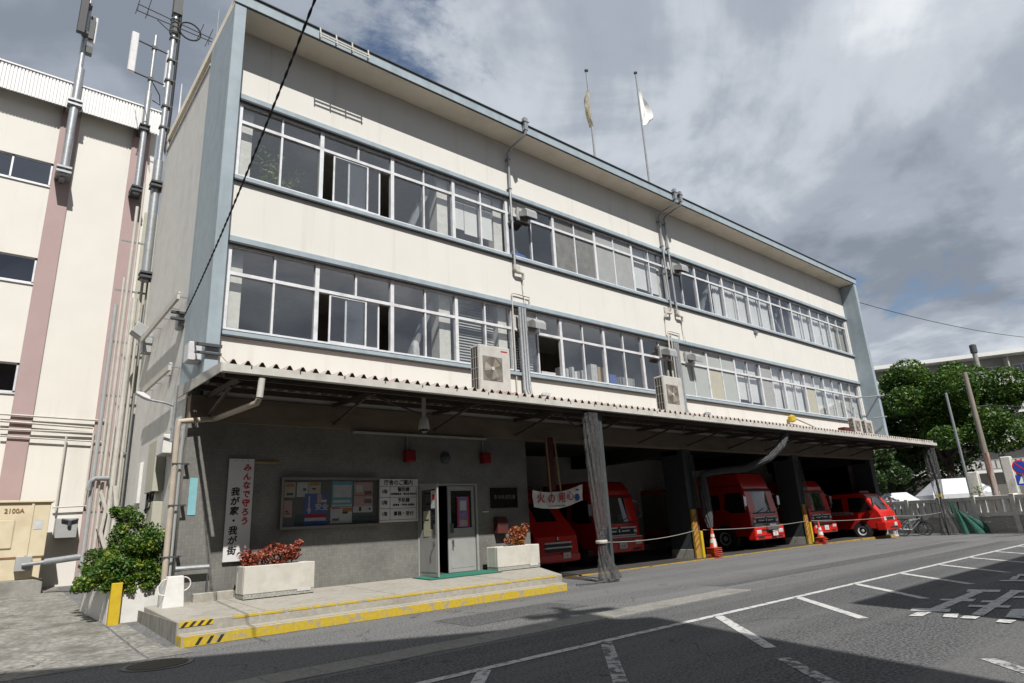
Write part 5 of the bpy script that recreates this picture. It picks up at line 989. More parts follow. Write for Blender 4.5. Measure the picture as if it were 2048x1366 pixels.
    if sidetext: text(sidetext, 0.19, 'seat_white', (-hw-0.004, 1.95, 1.2), t, rot=(math.pi/2, 0, -math.pi/2), local=True, name='side_lettering', bold=0.004)
    return t
engine('fire_engine', 'red fire engine with round emblem standing next to the van', (14.45, 1.4, 0.03), 2.3, 2.5, 2.7, 7.0, '3 16')
ec = engine('fire_engine', 'red fire engine with front winch and roof lettering between the two pillars', (22.65, 0.42, 0.03), 2.3, 2.62, 3.0, 7.5, '11', sign='YOKOSUKA FIRE', winch=True, roofz=3.12)
MB().prism([(-1.162, 1.7, 1.95), (-1.162, 1.7, 1.55), (-1.162, 1.87, 1.38), (-1.162, 2.04, 1.55), (-1.162, 2.04, 1.95)], (0.004, 0, 0)).build('shield_emblem', 'brass_dull', ec, local=True)
engine('fire_engine', 'red fire engine partly hidden behind the second pillar', (28.0, 0.55, 0.03), 2.3, 2.5, 2.6, 7.0, '24')
engine('small_fire_engine', 'small red fire engine with white side lettering at the far end bay', (32.0, -0.95, -0.03), 1.86, 2.2, 3.0, 5.6, '8', small=True, sidetext='市消防団消防車')
# van
t = thing('fire_van', 'dark red fire service van behind the white banner', 'van', (11.15, 1.05, 0.03)); W = 1.86; hw = W/2
body_loft([(0.05, 0.28), (0.0, 0.40), (0.0, 0.78), (0.04, 1.06), (0.42, 1.48), (0.98, 2.16), (1.1, 2.28), (1.35, 2.5), (1.7, 2.56), (4.9, 2.58), (4.95, 0.28)], W, 'truck_red', 'body', t, 0.07, 0.09)
screen(t, W*0.88, 0.45, 1.51, 0.95, 2.12, 'dark_glass'); plate(t, 0.28, -0.085, 0.48, '12')
MB().box(-hw*0.62, hw*0.62, -0.025, 0.03, 0.84, 0.89).box(-hw*0.62, hw*0.62, -0.035, 0.02, 0.70, 0.75).build('grille_bar', 'aluminium', t, local=True, bevel=0.012); MB().box(-hw*0.60, hw*0.60, -0.018, 0.02, 0.60, 0.838).build('grille', 'black_paint', t, local=True)
MB().lathe((0.0, -0.0, 1.0), [(0.05, 0), (0.05, -0.02), (0.03, -0.03)], 12, 0, 'y').build('emblem', 'chrome', t, local=True)
for sg in (-1, 1):
    MB().hexa([(sg*hw*0.63, -0.01, 0.68), (sg*hw*0.95, 0.04, 0.68), (sg*hw*0.99, 0.3, 0.7), (sg*hw*0.66, 0.2, 0.7), (sg*hw*0.64, 0.02, 0.92), (sg*hw*0.95, 0.08, 0.93), (sg*hw*0.995, 0.3, 0.95), (sg*hw*0.66, 0.2, 0.93)]).build('headlight', 'headlight', t, bevel=0.015, local=True)
    MB().lathe((sg*hw*0.78, -0.03, 0.42), [(0.05, 0), (0.05, -0.03), (0.02, -0.035)], 10, 0, 'y').build('fog_lamp', 'headlight', t, local=True); wheel(t, sg*(hw-0.11), 0.95, 0.33, 0.22); wheel(t, sg*(hw-0.11), 4.0, 0.33, 0.22)
    MB().prism([(sg*(hw-0.004), y, z) for y, z in ((0.95, 1.5), (1.25, 2.1), (2.0, 2.14), (2.0, 1.45))], (sg*0.008, 0, 0)).build('side_window', 'dark_glass', t, local=True)
MB().box(-hw*0.96, hw*0.96, -0.075, 0.2, 0.30, 0.52).build('bumper', 'truck_red', t, bevel=0.05, seg=2, local=True); MB().box(-0.5, 0.5, 1.6, 1.9, 2.57, 2.7).build('beacon_bar', 'lamp_red', t, bevel=0.05, seg=2, local=True)
# helmets seen on the seats of the first engine are left to the windscreen reflections

# ------------------------------------------------------------------ left neighbour and its equipment
LB = thing('left_building', 'cream neighbouring building with pink stripes and a white roof edge', 'building', (-6, 9, 0.4))
def lp(name, mb, m, **k): return mb.build(name, m, LB, **k)
LY = 9.0
rows = [(12.73, 13.56), (9.38, 10.23), (5.97, 6.87)]
zc = [0.2, 5.97, 6.87, 9.38, 10.23, 12.73, 13.56, 15.9]
for i in range(0, 8, 2): lp('wall_band', MB().box(-20, -2.684, LY, LY+0.3, zc[i], zc[i+1]), 'left_cream')
for z0, z1 in rows:
    lp('wall_pier', MB().box(-20, -6.9, LY, LY+0.3, z0, z1), 'left_cream')
    w = lp('window', MB().box(-6.9, -2.69, LY+0.05, LY+0.1, z0, z0+0.06).box(-6.9, -2.69, LY+0.05, LY+0.1, z1-0.05, z1).box(-2.74, -2.69, LY+0.05, LY+0.1, z0, z1).box(-3.74, -3.69, LY+0.05, LY+0.1, z0, z1).box(-4.9, -4.85, LY+0.05, LY+0.1, z0, z1).box(-6.9, -6.85, LY+0.05, LY+0.1, z0, z1), 'aluminium')
    for x0, x1 in ((-6.85, -4.9), (-4.85, -3.74), (-3.69, -2.74)): MB().box(x0, x1, LY+0.07, LY+0.076, z0+0.06, z1-0.05).build('pane', 'glass_blue', w)
    MB().box(-6.9, -2.66, LY-0.04, LY+0.05, z0-0.05, z0-0.002).build('sill', 'aluminium', w)
lp('room_back', MB().box(-20, -2.7, LY+2.5, LY+2.6, 0.2, 15.8), 'garage_wall')
lp('wall_bay', MB().box(-2.17, -0.62, LY, LY+0.3, 0.2, 15.9), 'left_cream'); lp('wall_end', MB().box(-0.09, 0.1, LY, LY+0.3, 0.2, 15.9), 'left_cream')
for x0, x1 in ((-2.683, -2.17), (-0.62, -0.09)): lp('pink_pilaster', MB().box(x0, x1, LY-0.06, LY+0.3, 0.2, 15.9), 'left_pink')
lp('pink_pilaster', MB().box(-5.4, -4.95, LY-0.06, LY-0.001, 13.6, 15.9), 'left_pink')
rf = lp('roof', MB().box(-20, 0.14, LY-0.42, LY+8, 15.9, 16.05), 'left_cream')
b = MB(); n = int(20.1/0.09)
for i in range(n): x = -20+i*0.09; b.box(x, x+0.062, LY-0.47, LY-0.44, 15.48, 16.40); 
b.box(-20, 0.13, LY-0.44, LY-0.42, 15.48, 16.40).box(-20, 0.15, LY-0.5, LY-0.2, 16.401, 16.45); b.build('white_fascia', 'white_sheet', rf)
lp('end_wall', MB().box(-0.19, 0.1, LY+0.301, LY+8, 0.2, 15.89), 'left_cream')
# conduits on its wall
t = thing('wall_conduit', 'bundle of pale conduits running across the lower wall of the left building', 'conduit', (-2, 8.9, 4))
for (a, b_, r_) in (((-2.932, 8.880, 5.303), (-0.319, 8.880, 5.263), .03), ((-2.905, 8.880, 5.104), (-0.660, 8.880, 5.026), .035), ((-2.873, 8.880, 4.878), (-0.643, 8.880, 4.874), .03), ((-2.846, 8.880, 4.680), (-0.366, 8.880, 4.610), .025)):
    MB().tube([a, b_], r_, 6).build('conduit', 'pipe_white', t)
for (a, b_) in (((-0.626, 8.860, 4.933), (-0.579, 8.860, 2.735)), ((-0.325, 8.860, 5.291), (-0.358, 8.860, 3.463)), ((-1.300, 8.860, 4.749), (-1.290, 8.860, 2.582))): MB().tube([a, (b_[0]*0+a[0], a[1], b_[2])], 0.03, 6).build('conduit', 'pipe_white', t)
MB().tube([(-1.385, 8.860, 2.682), (-0.576, 8.860, 2.706)], 0.025, 6).build('conduit', 'pipe_white', t)
# electric cabinet on its plinth
GY = 0.45
c0 = Vector((-1.578, 7.400, 2.806)); c1 = Vector((-1.488, 7.400, 1.138)); xr = (c0.x+c1.x)/2; zt = c0.z
t = thing('electric_cabinet', 'cream electric cabinet with stencilled characters on a concrete plinth', 'electric cabinet', (xr-1, 7.6, GY))
zpl = 0.804; zm = 1.372
MB().box(xr-3.2, xr+0.05, 7.33, 8.4, GY-0.1, zpl).build('plinth', 'concrete', t, bevel=0.015)
MB().box(xr-3.0, xr-0.04, 7.42, 8.35, zpl, zm-0.04).build('lower_box', 'cabinet_cream', t, bevel=0.01); MB().box(xr-3.0, xr, 7.40, 8.35, zm, zt-0.06).build('upper_box', 'cabinet_cream', t, bevel=0.01)
MB().box(xr-3.1, xr+0.06, 7.34, 8.4, zt-0.06, zt).build('lid', 'cabinet_cream', t, bevel=0.01); MB().box(xr-3.0, xr-0.02, 7.41, 8.3, zm-0.039, zm-0.001).build('rust_seam', 'cabinet_rust', t)
MB().box(xr-0.42, xr-0.36, 7.37, 7.40, zm+0.02, zt-0.08).build('door_rib', 'cabinet_cream', t, bevel=0.008); MB().prism([(xr-1.28, 7.40, zm+0.22), (xr-0.72, 7.40, zm+0.22), (xr-0.72, 7.40, zt-0.48), (xr-1.28, 7.40, zt-0.48)], (0, -0.03, 0)).build('door_panel', 'cabinet_cream', t, bevel=0.02)
text('2100A', 0.16, 'cabinet_rust', (-2.304, 7.385, 2.537), t, bold=0.002, name='stencil'); MB().box(xr-0.32, xr-0.12, 7.393, 7.399, zt-0.75, zt-0.5).build('label_plate', 'paper_white', t)
tag(MB().box(-1.276, -0.748, 8.55, 8.99, 1.812, 2.365).build('meter_box', 'box_grey', None, bevel=0.015), 'grey meter box on the wall right of the cream cabinet', 'meter box')
t = thing('meter_valve', 'small dark valve on the grey meter box', 'valve', (-0.955, 8.500, 2.277)); c = Vector((-0.955, 8.500, 2.277)); MB().tube([c+Vector((-0.2, 0, 0.05)), c, c+Vector((0.2, 0, 0.05))], 0.035, 6).tube([c, c-Vector((0, 0, 0.14))], 0.05, 7).build('valve_body', 'bracket_dark', t)
t = thing('vehicle_barrier', 'shiny steel barrier arm in front of the cream cabinet', 'barrier', (-2.019, 7.200, 1.181)); MB().tube([(-1.978, 7.200, 1.178), (-1.518, 7.000, 1.218)], 0.05, 8).tube([(-1.518, 7.000, 1.218), (-0.760, 6.600, 1.302)], 0.085, 10).build('arm', 'galvanised', t, smooth=True); q = (-2.002, 7.200, 1.204); MB().box(q[0]-0.12, q[0]+0.22, 7.22, 7.41, q[2]-0.18, q[2]+0.18).build('pivot_box', 'box_grey', t, bevel=0.01)
# masts
t = thing('antenna_mast', 'leftmost steel antenna mast with one dark panel on the left building', 'antenna mast', (-2.4, 8.4, 13))
MB().tube([(-2.42, 8.45, 12.95), (-2.42, 8.45, 17.0)], 0.125, 12).tube([(-2.44, 8.45, 17.0), (-2.46, 8.45, 19.8)], 0.085, 10).build('pole', 'galvanised', t, smooth=True)
b = MB()
for z in (13.0, 15.5): b.box(-2.62, -2.22, 8.28, 8.99, z, z+0.07).box(-2.62, -2.22, 8.28, 8.99, z+0.16, z+0.23)
b.box(-2.5, -2.35, 8.5, 8.9, 12.9, 12.95); b.split('clamp', 'galvanised', t)
MB().box(-2.72, -2.48, 7.98, 8.14, 18.1, 19.75).build('panel_antenna', 'antenna_dark', t, bevel=0.02); b = MB().box(-2.56, -2.38, 8.14, 8.4, 18.25, 18.33).box(-2.56, -2.38, 8.14, 8.4, 19.4, 19.48).box(-2.36, -2.22, 8.4, 8.6, 18.3, 19.2).box(-2.4, -2.18, 8.38, 8.6, 17.7, 17.95); b.split('bracket', 'bracket_dark', t)
MB().box(-2.34, -2.14, 8.5, 8.66, 18.2, 19.3).build('rear_panel', 'antenna_white', t, bevel=0.02)
t = thing('antenna_mast', 'steel antenna mast with two white panel antennas beside the tall mast', 'antenna mast', (-0.4, 8.4, 13))
MB().tube([(-0.38, 8.45, 12.95), (-0.38, 8.45, 17.0)], 0.10, 12).tube([(-0.38, 8.45, 17.0), (-0.38, 8.45, 19.45)], 0.062, 10).build('pole', 'galvanised', t, smooth=True)
b = MB()
for z in (13.0, 15.4): b.box(-0.54, -0.22, 8.3, 8.99, z, z+0.07).box(-0.54, -0.22, 8.3, 8.99, z+0.15, z+0.21)
for z in (17.55, 18.9): b.tube([(-0.92, 8.35, z), (0.1, 8.45, z-0.03)], 0.028, 6).box(-0.46, -0.3, 8.36, 8.54, z-0.06, z+0.06)
b.split('bracket', 'bracket_dark', t)
for x, y in ((-1.02, 8.2), (0.16, 8.5)): MB().box(x-0.13, x+0.1, y-0.08, y+0.08, 17.4, 19.05).build('panel_antenna', 'antenna_white', t, bevel=0.025); 
MB().tube([(-0.3, 8.4, 17.4), (-0.05, 8.4, 17.0), (0.0, 8.4, 16.6), (-0.25, 8.4, 16.7)], 0.02, 6).build('cable', 'cable_black', t)
t = thing('antenna_mast', 'tallest antenna mast with a yagi boom strapped to the rear corner of the fire station', 'antenna mast', (-0.13, 6.3, 7))
MB().tube([(-0.13, 6.35, 9.1), (-0.13, 6.35, 13.2)], 0.13, 12).tube([(-0.13, 6.35, 13.2), (-0.13, 6.35, 20.4)], 0.085, 10).build('pole', 'galvanised', t, smooth=True)
b = MB()
for z in (9.15, 12.2): b.box(-0.3, 0.2, 6.1, 6.5, z, z+0.07).box(-0.3, 0.2, 6.1, 6.5, z+0.14, z+0.2)
for z in (14.4, 15.2, 16.2, 17.0, 17.9, 18.5): b.box(-0.24, 0.06, 6.24, 6.46, z, z+0.06)
b.lathe((-0.13, 6.35, 18.1), [(0.14, 0), (0.16, 0.06), (0.14, 0.5), (0.17, 0.55)], 10).box(-0.25, 0.02, 6.2, 6.5, 18.9, 19.6); b.split('bracket', 'bracket_dark', t)
MB().tube([(-0.02, 6.3, 19.9), (0.02, 6.28, 18.0), (0.03, 6.28, 15.0), (0.0, 6.28, 13.6), (0.12, 6.26, 13.2)], 0.045, 7).build('cable', 'cable_black', t, smooth=True)
b = MB()
for a, c_ in (((-1.267, 6.200, 18.612), (1.034, 6.200, 18.437)), ((-1.299, 6.200, 18.350), (1.027, 6.200, 18.306)), ((-0.679, 6.200, 18.296), (-0.198, 6.200, 17.987))): b.tube([a, c_], 0.018, 6)
for a in ((-1.267, 6.200, 18.612), (-0.972, 6.200, 18.579), (0.623, 6.200, 18.472), (0.920, 6.200, 18.419)): b.tube([(a[0], a[1]-0.5, a[2]), (a[0], a[1]+0.5, a[2])], 0.012, 5).tube([a, (a[0], a[1], a[2]-0.28)], 0.014, 5)
b.split('yagi_boom', 'bracket_dark', t)
c = Vector((0.313, 6.200, 18.366)); MB().tube([c+Vector((0.34*math.cos(a), 0, 0.34*math.sin(a))) for a in [i*math.pi/8 for i in range(17)]], 0.026, 6).build('coiled_cable', 'cable_black', t, smooth=True)
t = thing('roof_antenna', 'small white antenna on the side parapet behind the left fin', 'antenna', (0.1, 1.5, 13.45)); c = Vector((0.100, 2.055, 14.102)); MB().box(c.x-0.06, c.x+0.08, c.y-0.08, c.y+0.08, c.z-0.12, c.z+0.2).build('housing', 'antenna_white', t, bevel=0.02); MB().tube([(c.x, c.y, 13.44), (c.x, c.y, c.z-0.1)], 0.03, 6).build('stem', 'bracket_dark', t)
tag(MB().tube([(0.12, 1.35, 13.45), (0.12, 1.35, 15.4)], 0.012, 5).build('whip_antenna', 'steel_grey', None), 'thin whip antenna behind the top of the left fin', 'antenna'); tag(MB().tube([(1.500, 13.570, 19.509), (1.500, 13.640, 21.589)], [0.05, 0.02], 6).build('white_whip_antenna', 'antenna_white', None), 'short white whip antenna above the side wall', 'antenna')
# vertical pipes in the gap at the rear corner
t = thing('riser_pipes', 'cluster of vertical pipes in the gap between the two buildings', 'pipe', (-0.4, 6.4, 0.3))
for k, (px, r_, z0, z1, m) in enumerate(((-0.76, .055, 0.3, 8.3, 'box_grey'), (-0.63, .03, 0.3, 9.2, 'pipe_white'), (-0.52, .045, 0.8, 11.6, 'pipe_white'), (-0.41, .028, 1.0, 12.4, 'pipe_white'), (-0.29, .075, 0.6, 8.6, 'pipe_white'), (-0.14, .04, 0.9, 12.0, 'pipe_white'), (-0.02, .028, 2.0, 13.2, 'galvanised'))):
    MB().tube([(px, 6.55+0.04*(k % 3), z0), (px, 6.55+0.04*(k % 3), z1)], r_, 8).build('pipe', m, t, smooth=True)
b = MB()
for z in (2.4, 4.0, 5.6, 7.2, 8.8, 10.4): b.box(-0.82, 0.0, 6.66, 6.70, z, z+0.05)
b.split('pipe_clip', 'steel_grey', t); MB().tube([(-0.84, 6.45, 2.98), (-0.82, 6.45, 3.22), (-0.72, 6.45, 3.3), (-0.4, 6.45, 3.3)], 0.065, 9).build('elbow_pipe', 'galvanised', t, smooth=True)
MB().tube([(-0.55, 6.4, 2.9), (-0.4, 6.4, 2.5), (-0.45, 6.4, 1.9), (-0.3, 6.4, 1.4)], 0.05, 7).tube([(-0.25, 6.4, 3.1), (-0.15, 6.4, 2.5), (-0.2, 6.4, 1.7)], 0.06, 7).build('bent_pipe', 'pipe_white', t, smooth=True)
# boxes and trays on the side wall (outer face x = 0.012)
def wallbox(name, m, y0, y1, z0, z1, d, label): return tag(MB().box(0.011-d, 0.011, y0, y1, z0, z1).build(name, m, None, bevel=0.01), label, 'box')
wallbox('switch_box', 'box_beige', 1.75, 2.55, 2.62, 3.75, 0.22, 'tall beige switch box on the side wall'); wallbox('small_switch_box', 'box_beige', 1.62, 2.15, 1.75, 2.4, 0.2, 'small beige switch box below the tall one on the side wall'); wallbox('white_cover_box', 'white_paint', 0.9, 1.55, 3.35, 3.75, 0.26, 'white cover box near the corner downpipe'); wallbox('grey_relay_box', 'box_grey', 4.9, 5.25, 6.55, 7.1, 0.22, 'grey relay box on the side wall below the mast'); wallbox('white_panel_box', 'white_paint', 4.2, 4.6, 2.5, 3.5, 0.08, 'flat white panel low on the side wall')
t = thing('wall_lamp', 'grey floodlight on the side wall above the relay box', 'lamp', (0, 5.6, 7.4)); MB().hexa([(-0.45, 5.4, 7.25), (-0.15, 5.4, 7.05), (-0.15, 5.8, 7.05), (-0.45, 5.8, 7.25), (-0.3, 5.4, 7.55), (0.0, 5.4, 7.4), (0.0, 5.8, 7.4), (-0.3, 5.8, 7.55)]).build('lamp_head', 'box_grey', t, bevel=0.02)
b = MB().tube([(-0.16, 1.8, 2.66), (-0.18, 1.85, 2.3), (-0.18, 2.3, 2.2), (-0.15, 2.45, 2.62)], 0.03, 7).tube([(-0.14, 2.1, 2.64), (-0.2, 2.12, 2.3), (-0.18, 2.4, 2.25)], 0.03, 7); tag(b.build('cable_loop', 'cable_black', None, smooth=True), 'black cable loops hanging under the beige switch box', 'cable')
for (y0, y1, z, lab) in ((0.95, 5.3, 6.98, 'upper cable tray along the side wall'), (1.1, 4.2, 5.35, 'lower cable tray along the side wall')):
    t = thing('cable_tray', lab, 'cable tray', (-0.15, 2, z)); MB().tube([(-0.22, y0, z), (-0.22, y1, z)], 0.03, 7).box(-0.26, -0.2, y0, y1-0.3, z-0.16, z-0.04).build('tray', 'pipe_white', t); b = MB()
    y = y0+0.2
    while y < y1: b.box(-0.26, 0.01, y, y+0.03, z-0.04, z-0.01); y += 0.9
    b.split('bracket', 'steel_grey', t)
t = thing('cable_anchor', 'cable anchor with small grey box at the edge of the left fin', 'cable anchor', (0, 0.9, 7)); c = Vector((-0.120, 1.375, 6.455)); MB().box(-0.12, 0.01, c.y-0.1, c.y+0.22, c.z-0.2, c.z+0.2).build('anchor_box', 'box_grey', t, bevel=0.03); MB().box(-0.3, -0.02, c.y-0.22, c.y-0.12, c.z-0.05, c.z+0.0).box(-0.3, -0.02, c.y-0.22, c.y-0.12, c.z+0.1, c.z+0.15).build('anchor_bracket', 'bracket_dark', t)
e0 = Vector((-0.200, 0.405, 6.233)); e1 = Vector((-1.074, -9.000, 7.302)); pts = []
for i in range(33):
    f = i/32; p = e0.lerp(e1, f); p.z -= 0.22*4*f*(1-f); pts.append(p)
b = MB()
for s_ in (0, math.pi): b.tube([p+Vector((0.008*math.cos(i*0.9+s_), 0, 0.008*math.sin(i*0.9+s_))) for i, p in enumerate([pts[0].lerp(pts[0], 0)]+[pts[int(k)].lerp(pts[min(32, int(k)+1)], k-int(k)) for k in np.linspace(0, 31.99, 180)])], 0.0095, 6)
tag(b.build('service_cable', 'cable_black', None, smooth=True), 'twisted black cable rising from the left fin across the sky', 'cable')
t = thing('fin_box', 'pale grey box on the lower outer face of the left fin', 'box', (-0.1, -0.4, 5.4)); MB().box(-0.26, -0.001, -0.62, -0.25, 5.02, 5.42).build('box', 'antenna_white', t, bevel=0.02); MB().box(-0.2, 0.3, -0.9, -0.832, 5.28, 5.34).box(-0.2, 0.3, -0.9, -0.832, 5.12, 5.16).build('strap', 'bracket_dark', t)
tag(MB().tube([(0.30, -0.1, 5.75), (0.33, -0.12, 5.4), (0.36, -0.12, 5.0), (0.6, -0.3, 4.75)], 0.022, 6).tube([(0.33, -0.1, 5.5), (0.7, -0.35, 5.0), (0.95, -0.6, 4.75)], 0.012, 5).build('fin_cable', 'pipe_beige', None), 'brown cables running down the wall beside the left fin', 'cable')
# street light at the corner
t = thing('street_light', 'grey street light on a short arm at the left corner', 'street light', (-0.25, 0.3, 3.6)); h0 = Vector((-0.930, 0.400, 4.468)); h1 = Vector((-0.668, 0.400, 4.355)); a1 = Vector((-0.214, 0.400, 4.266))
MB().loft([[(p.x, p.y+dy, p.z+dz) for dy, dz in ((-0.09, -0.02*s), (0.09, -0.02*s), (0.06, 0.07*s), (-0.06, 0.07*s))] for p, s in ((h0, 0.6), (h0.lerp(h1, 0.5), 1.2), (h1, 0.8))]).build('lamp_head', 'antenna_white', t, bevel=0.01); MB().tube([h1, h1.lerp(a1, 0.6)+Vector((0, 0, 0.02)), a1], 0.022, 7).build('arm', 'galvanised', t); MB().tube([(a1.x+0.02, a1.y, a1.z-0.75), (a1.x+0.02, a1.y, a1.z+0.45)], 0.035, 8).box(a1.x-0.03, 0.0, a1.y-0.03, a1.y+0.03, a1.z-0.5, a1.z-0.46).build('post', 'galvanised', t)
# bush in its concrete bed
BZ = 0.12
t = thing('planting_bed', 'low whitewashed concrete planting bed at the left corner', 'planting bed', (-0.6, 1.5, 0.1))
b = MB().hexa([(-0.95, 0.42, 0.0), (-0.05, 0.42, 0.0), (-0.05, 0.56, 0.0), (-0.95, 0.56, 0.0), (-0.95, 0.42, 0.80), (-0.05, 0.42, 0.80), (-0.05, 0.56, 0.80), (-0.95, 0.56, 0.80)]); b.hexa([(-1.12, 2.9, 0.0), (-0.98, 0.42, 0.0), (-0.86, 0.561, 0.0), (-1.0, 2.9, 0.0), (-1.12, 2.9, 0.82), (-0.98, 0.42, 0.80), (-0.86, 0.561, 0.80), (-1.0, 2.9, 0.82)]); b.build('bed_wall', 'white_paint', t, bevel=0.02); MB().box(-0.99, 0.0, 0.57, 2.9, 0.3, 0.68).build('soil', 'soil', t)
tag(MB().box(-0.98, -0.80, 0.26, 0.41, 0.08, 0.86).build('yellow_post', 'yellow_paint', None, bevel=0.008), 'square yellow post against the corner of the planting bed', 'post')
cs, rs = [], []
for i in range(95):
    y = random.uniform(0.42, 2.9); x = random.uniform(-1.2, -0.12); lim = 1.62-0.55*max(0, (-0.75-x)/0.65)+0.18*math.sin(y*3+x*4)
    z = 0.88+random.random()**0.8*(lim-0.88); cs.append((x, y, z)); rs.append(random.uniform(0.15, 0.26))
for i in range(16): cs.append((-0.62+random.uniform(-.32, .30), 1.7+random.uniform(-.5, .6), 1.5+0.75*random.random())); rs.append(random.uniform(0.10, 0.19))
for i in range(14): cs.append((-1.05+0.07*i, 0.44+random.uniform(-.05, .02), 0.86+random.uniform(-.14, .1))); rs.append(0.12)
for i in range(8): cs.append((-1.2+random.uniform(-.1, .05), 0.6+0.28*i, 0.86+random.uniform(-.16, .1))); rs.append(0.13)
t = thing('bush', 'leafy green bush spilling over the planting bed', 'bush', (-0.6, 1.5, 0.7)); cloud_leaves('foliage', blob_points(cs, rs, 230, 0.3), 0.056, 'leaf_bush', t, aspect=0.62); b = MB()
for i in range(16): x = random.uniform(-0.95, -0.3); y = random.uniform(0.7, 2.6); b.tube([(x, y, 0.65), (x+random.uniform(-.1, .1), y, 1.2), (x+random.uniform(-.25, .25), y, 1.9)], [0.02, 0.014, 0.006], 5)
b.build('stem', 'bark', t)
c = Vector((-1.011, -4.044, 0.000)); mh = tag(MB().lathe((c.x, c.y, 0.006), [(0.36, 0), (0.36, 0.010), (0.33, 0.012), (0.05, 0.012)], 30).build('manhole_cover', 'manhole', None), 'round dark manhole cover near the left steps', 'manhole cover'); MB().lathe((c.x, c.y, 0.004), [(0.42, 0), (0.42, 0.006), (0.375, 0.006)], 30).build('surround', 'gutter_concrete', mh)

# ------------------------------------------------------------------ things seen in the windows
def pot_plant():
    t = thing('potted_plant', 'green potted plant behind the top floor corner window', 'plant', (1.75, 0.5, 8.95))
    MB().lathe((1.75, 0.5, 8.95), [(0.16, 0), (0.2, 0.3), (0.21, 0.32), (0.17, 0.3)], 14).build('pot', 'rust_red', t, smooth=True)
    b = MB(); pts = []
    for i in range(13):
        a = random.uniform(0, 6.3); r_ = random.uniform(0.25, 0.72); z = random.uniform(9.9, 11.15); e = (1.72+r_*math.cos(a), 0.5+r_*0.3*math.sin(a), z); b.tube([(1.75, 0.5, 9.2), (1.75+0.2*r_*math.cos(a), 0.5, 9.7), e], [0.014, 0.01, 0.004], 5)
        for k in range(26): f = 0.45+0.6*random.random(); pts.append((1.75+(e[0]-1.75)*f+random.gauss(0, .06), 0.5+(e[1]-0.5)*f+random.gauss(0, .05), 9.3+(e[2]-9.3)*f+random.gauss(0, .06)))
    cloud_leaves('foliage', pts, 0.17, 'leaf_grass', t, aspect=0.4); b.build('stem', 'bark', t)
pot_plant()
def stuffbox(name, x0, x1, y0, y1, z0, z1, m, label, cat): return tag(MB().box(x0, x1, y0, y1, z0, z1).build(name, m, None, bevel=0.006), label, cat)
tb = thing('window_shelf', 'low shelf behind the middle floor office windows', 'shelf', (13, 0.5, 5.1)); MB().box(10.1, 15.9, 0.32, 0.75, 6.0, 6.06).box(10.2, 10.3, 0.35, 0.7, 5.1, 6.0).box(15.7, 15.8, 0.35, 0.7, 5.1, 6.0).build('shelf_board', 'blind_grey', tb)
for k in range(9):
    x = 11.15+k*0.135; h = random.uniform(0.3, 0.46); stuffbox('binder', x, x+0.11, 0.36, 0.62, 6.061, 6.061+h, random.choice(['blind_grey', 'book_mix', 'paper_white']), f'{["first", "second", "third", "fourth", "fifth", "sixth", "seventh", "eighth", "ninth"][k]} binder from the left on the window shelf', 'binder')
stuffbox('carton', 12.62, 12.92, 0.34, 0.7, 6.061, 6.72, 'paper_white', 'white carton on the window shelf left of the brown carton', 'carton'); stuffbox('carton', 12.94, 13.28, 0.34, 0.7, 6.061, 6.66, 'carton', 'brown cardboard carton on the window shelf', 'carton'); stuffbox('folder_box', 13.55, 13.9, 0.34, 0.7, 6.061, 6.45, 'poster_blue', 'blue folder box on the window shelf', 'box'); stuffbox('folder_box', 14.1, 14.9, 0.34, 0.66, 6.061, 6.42, 'book_mix', 'row of mixed folders on the window shelf', 'box')
stuffbox('paper_pile', 10.3, 10.9, 0.34, 0.7, 6.061, 6.2, 'paper_white', 'pile of papers in the open window of the middle floor', 'papers')
t = thing('helmet', 'red helmet on the top floor window sill', 'helmet', (8.2, 0.4, 9.83)); MB().lathe((8.2, 0.42, 9.84), [(0.19, 0), (0.17, 0.02), (0.15, 0.1), (0.08, 0.16), (0.01, 0.175)], 16).build('shell', 'cone_red', t, smooth=True)
t = thing('sports_bag', 'blue and white bag on the top floor window sill', 'bag', (9.55, 0.4, 9.83)); MB().lathe((9.3, 0.45, 10.0), [(0.05, 0), (0.16, 0.05), (0.18, 0.3), (0.16, 0.55), (0.05, 0.6)], 14, 0, 'x').build('bag_body', 'poster_blue', t, smooth=True); MB().tube([(9.35, 0.45, 10.1), (9.5, 0.4, 10.28), (9.75, 0.45, 10.12)], 0.02, 6).build('strap', 'paper_white', t)
t = thing('pale_stand', 'pale rounded stand behind the middle floor window left of the white column', 'stand', (5.72, 0.5, 6.0)); MB().loft([[(5.66+dx*s, 0.45+dy*s, z) for dx, dy in ((-0.1, -0.08), (0.1, -0.08), (0.1, 0.08), (-0.1, 0.08))] for z, s in ((5.99, 1.0), (6.3, 0.95), (6.48, 0.8), (6.56, 0.4))]).build('body', 'paper_white', t, smooth=True)
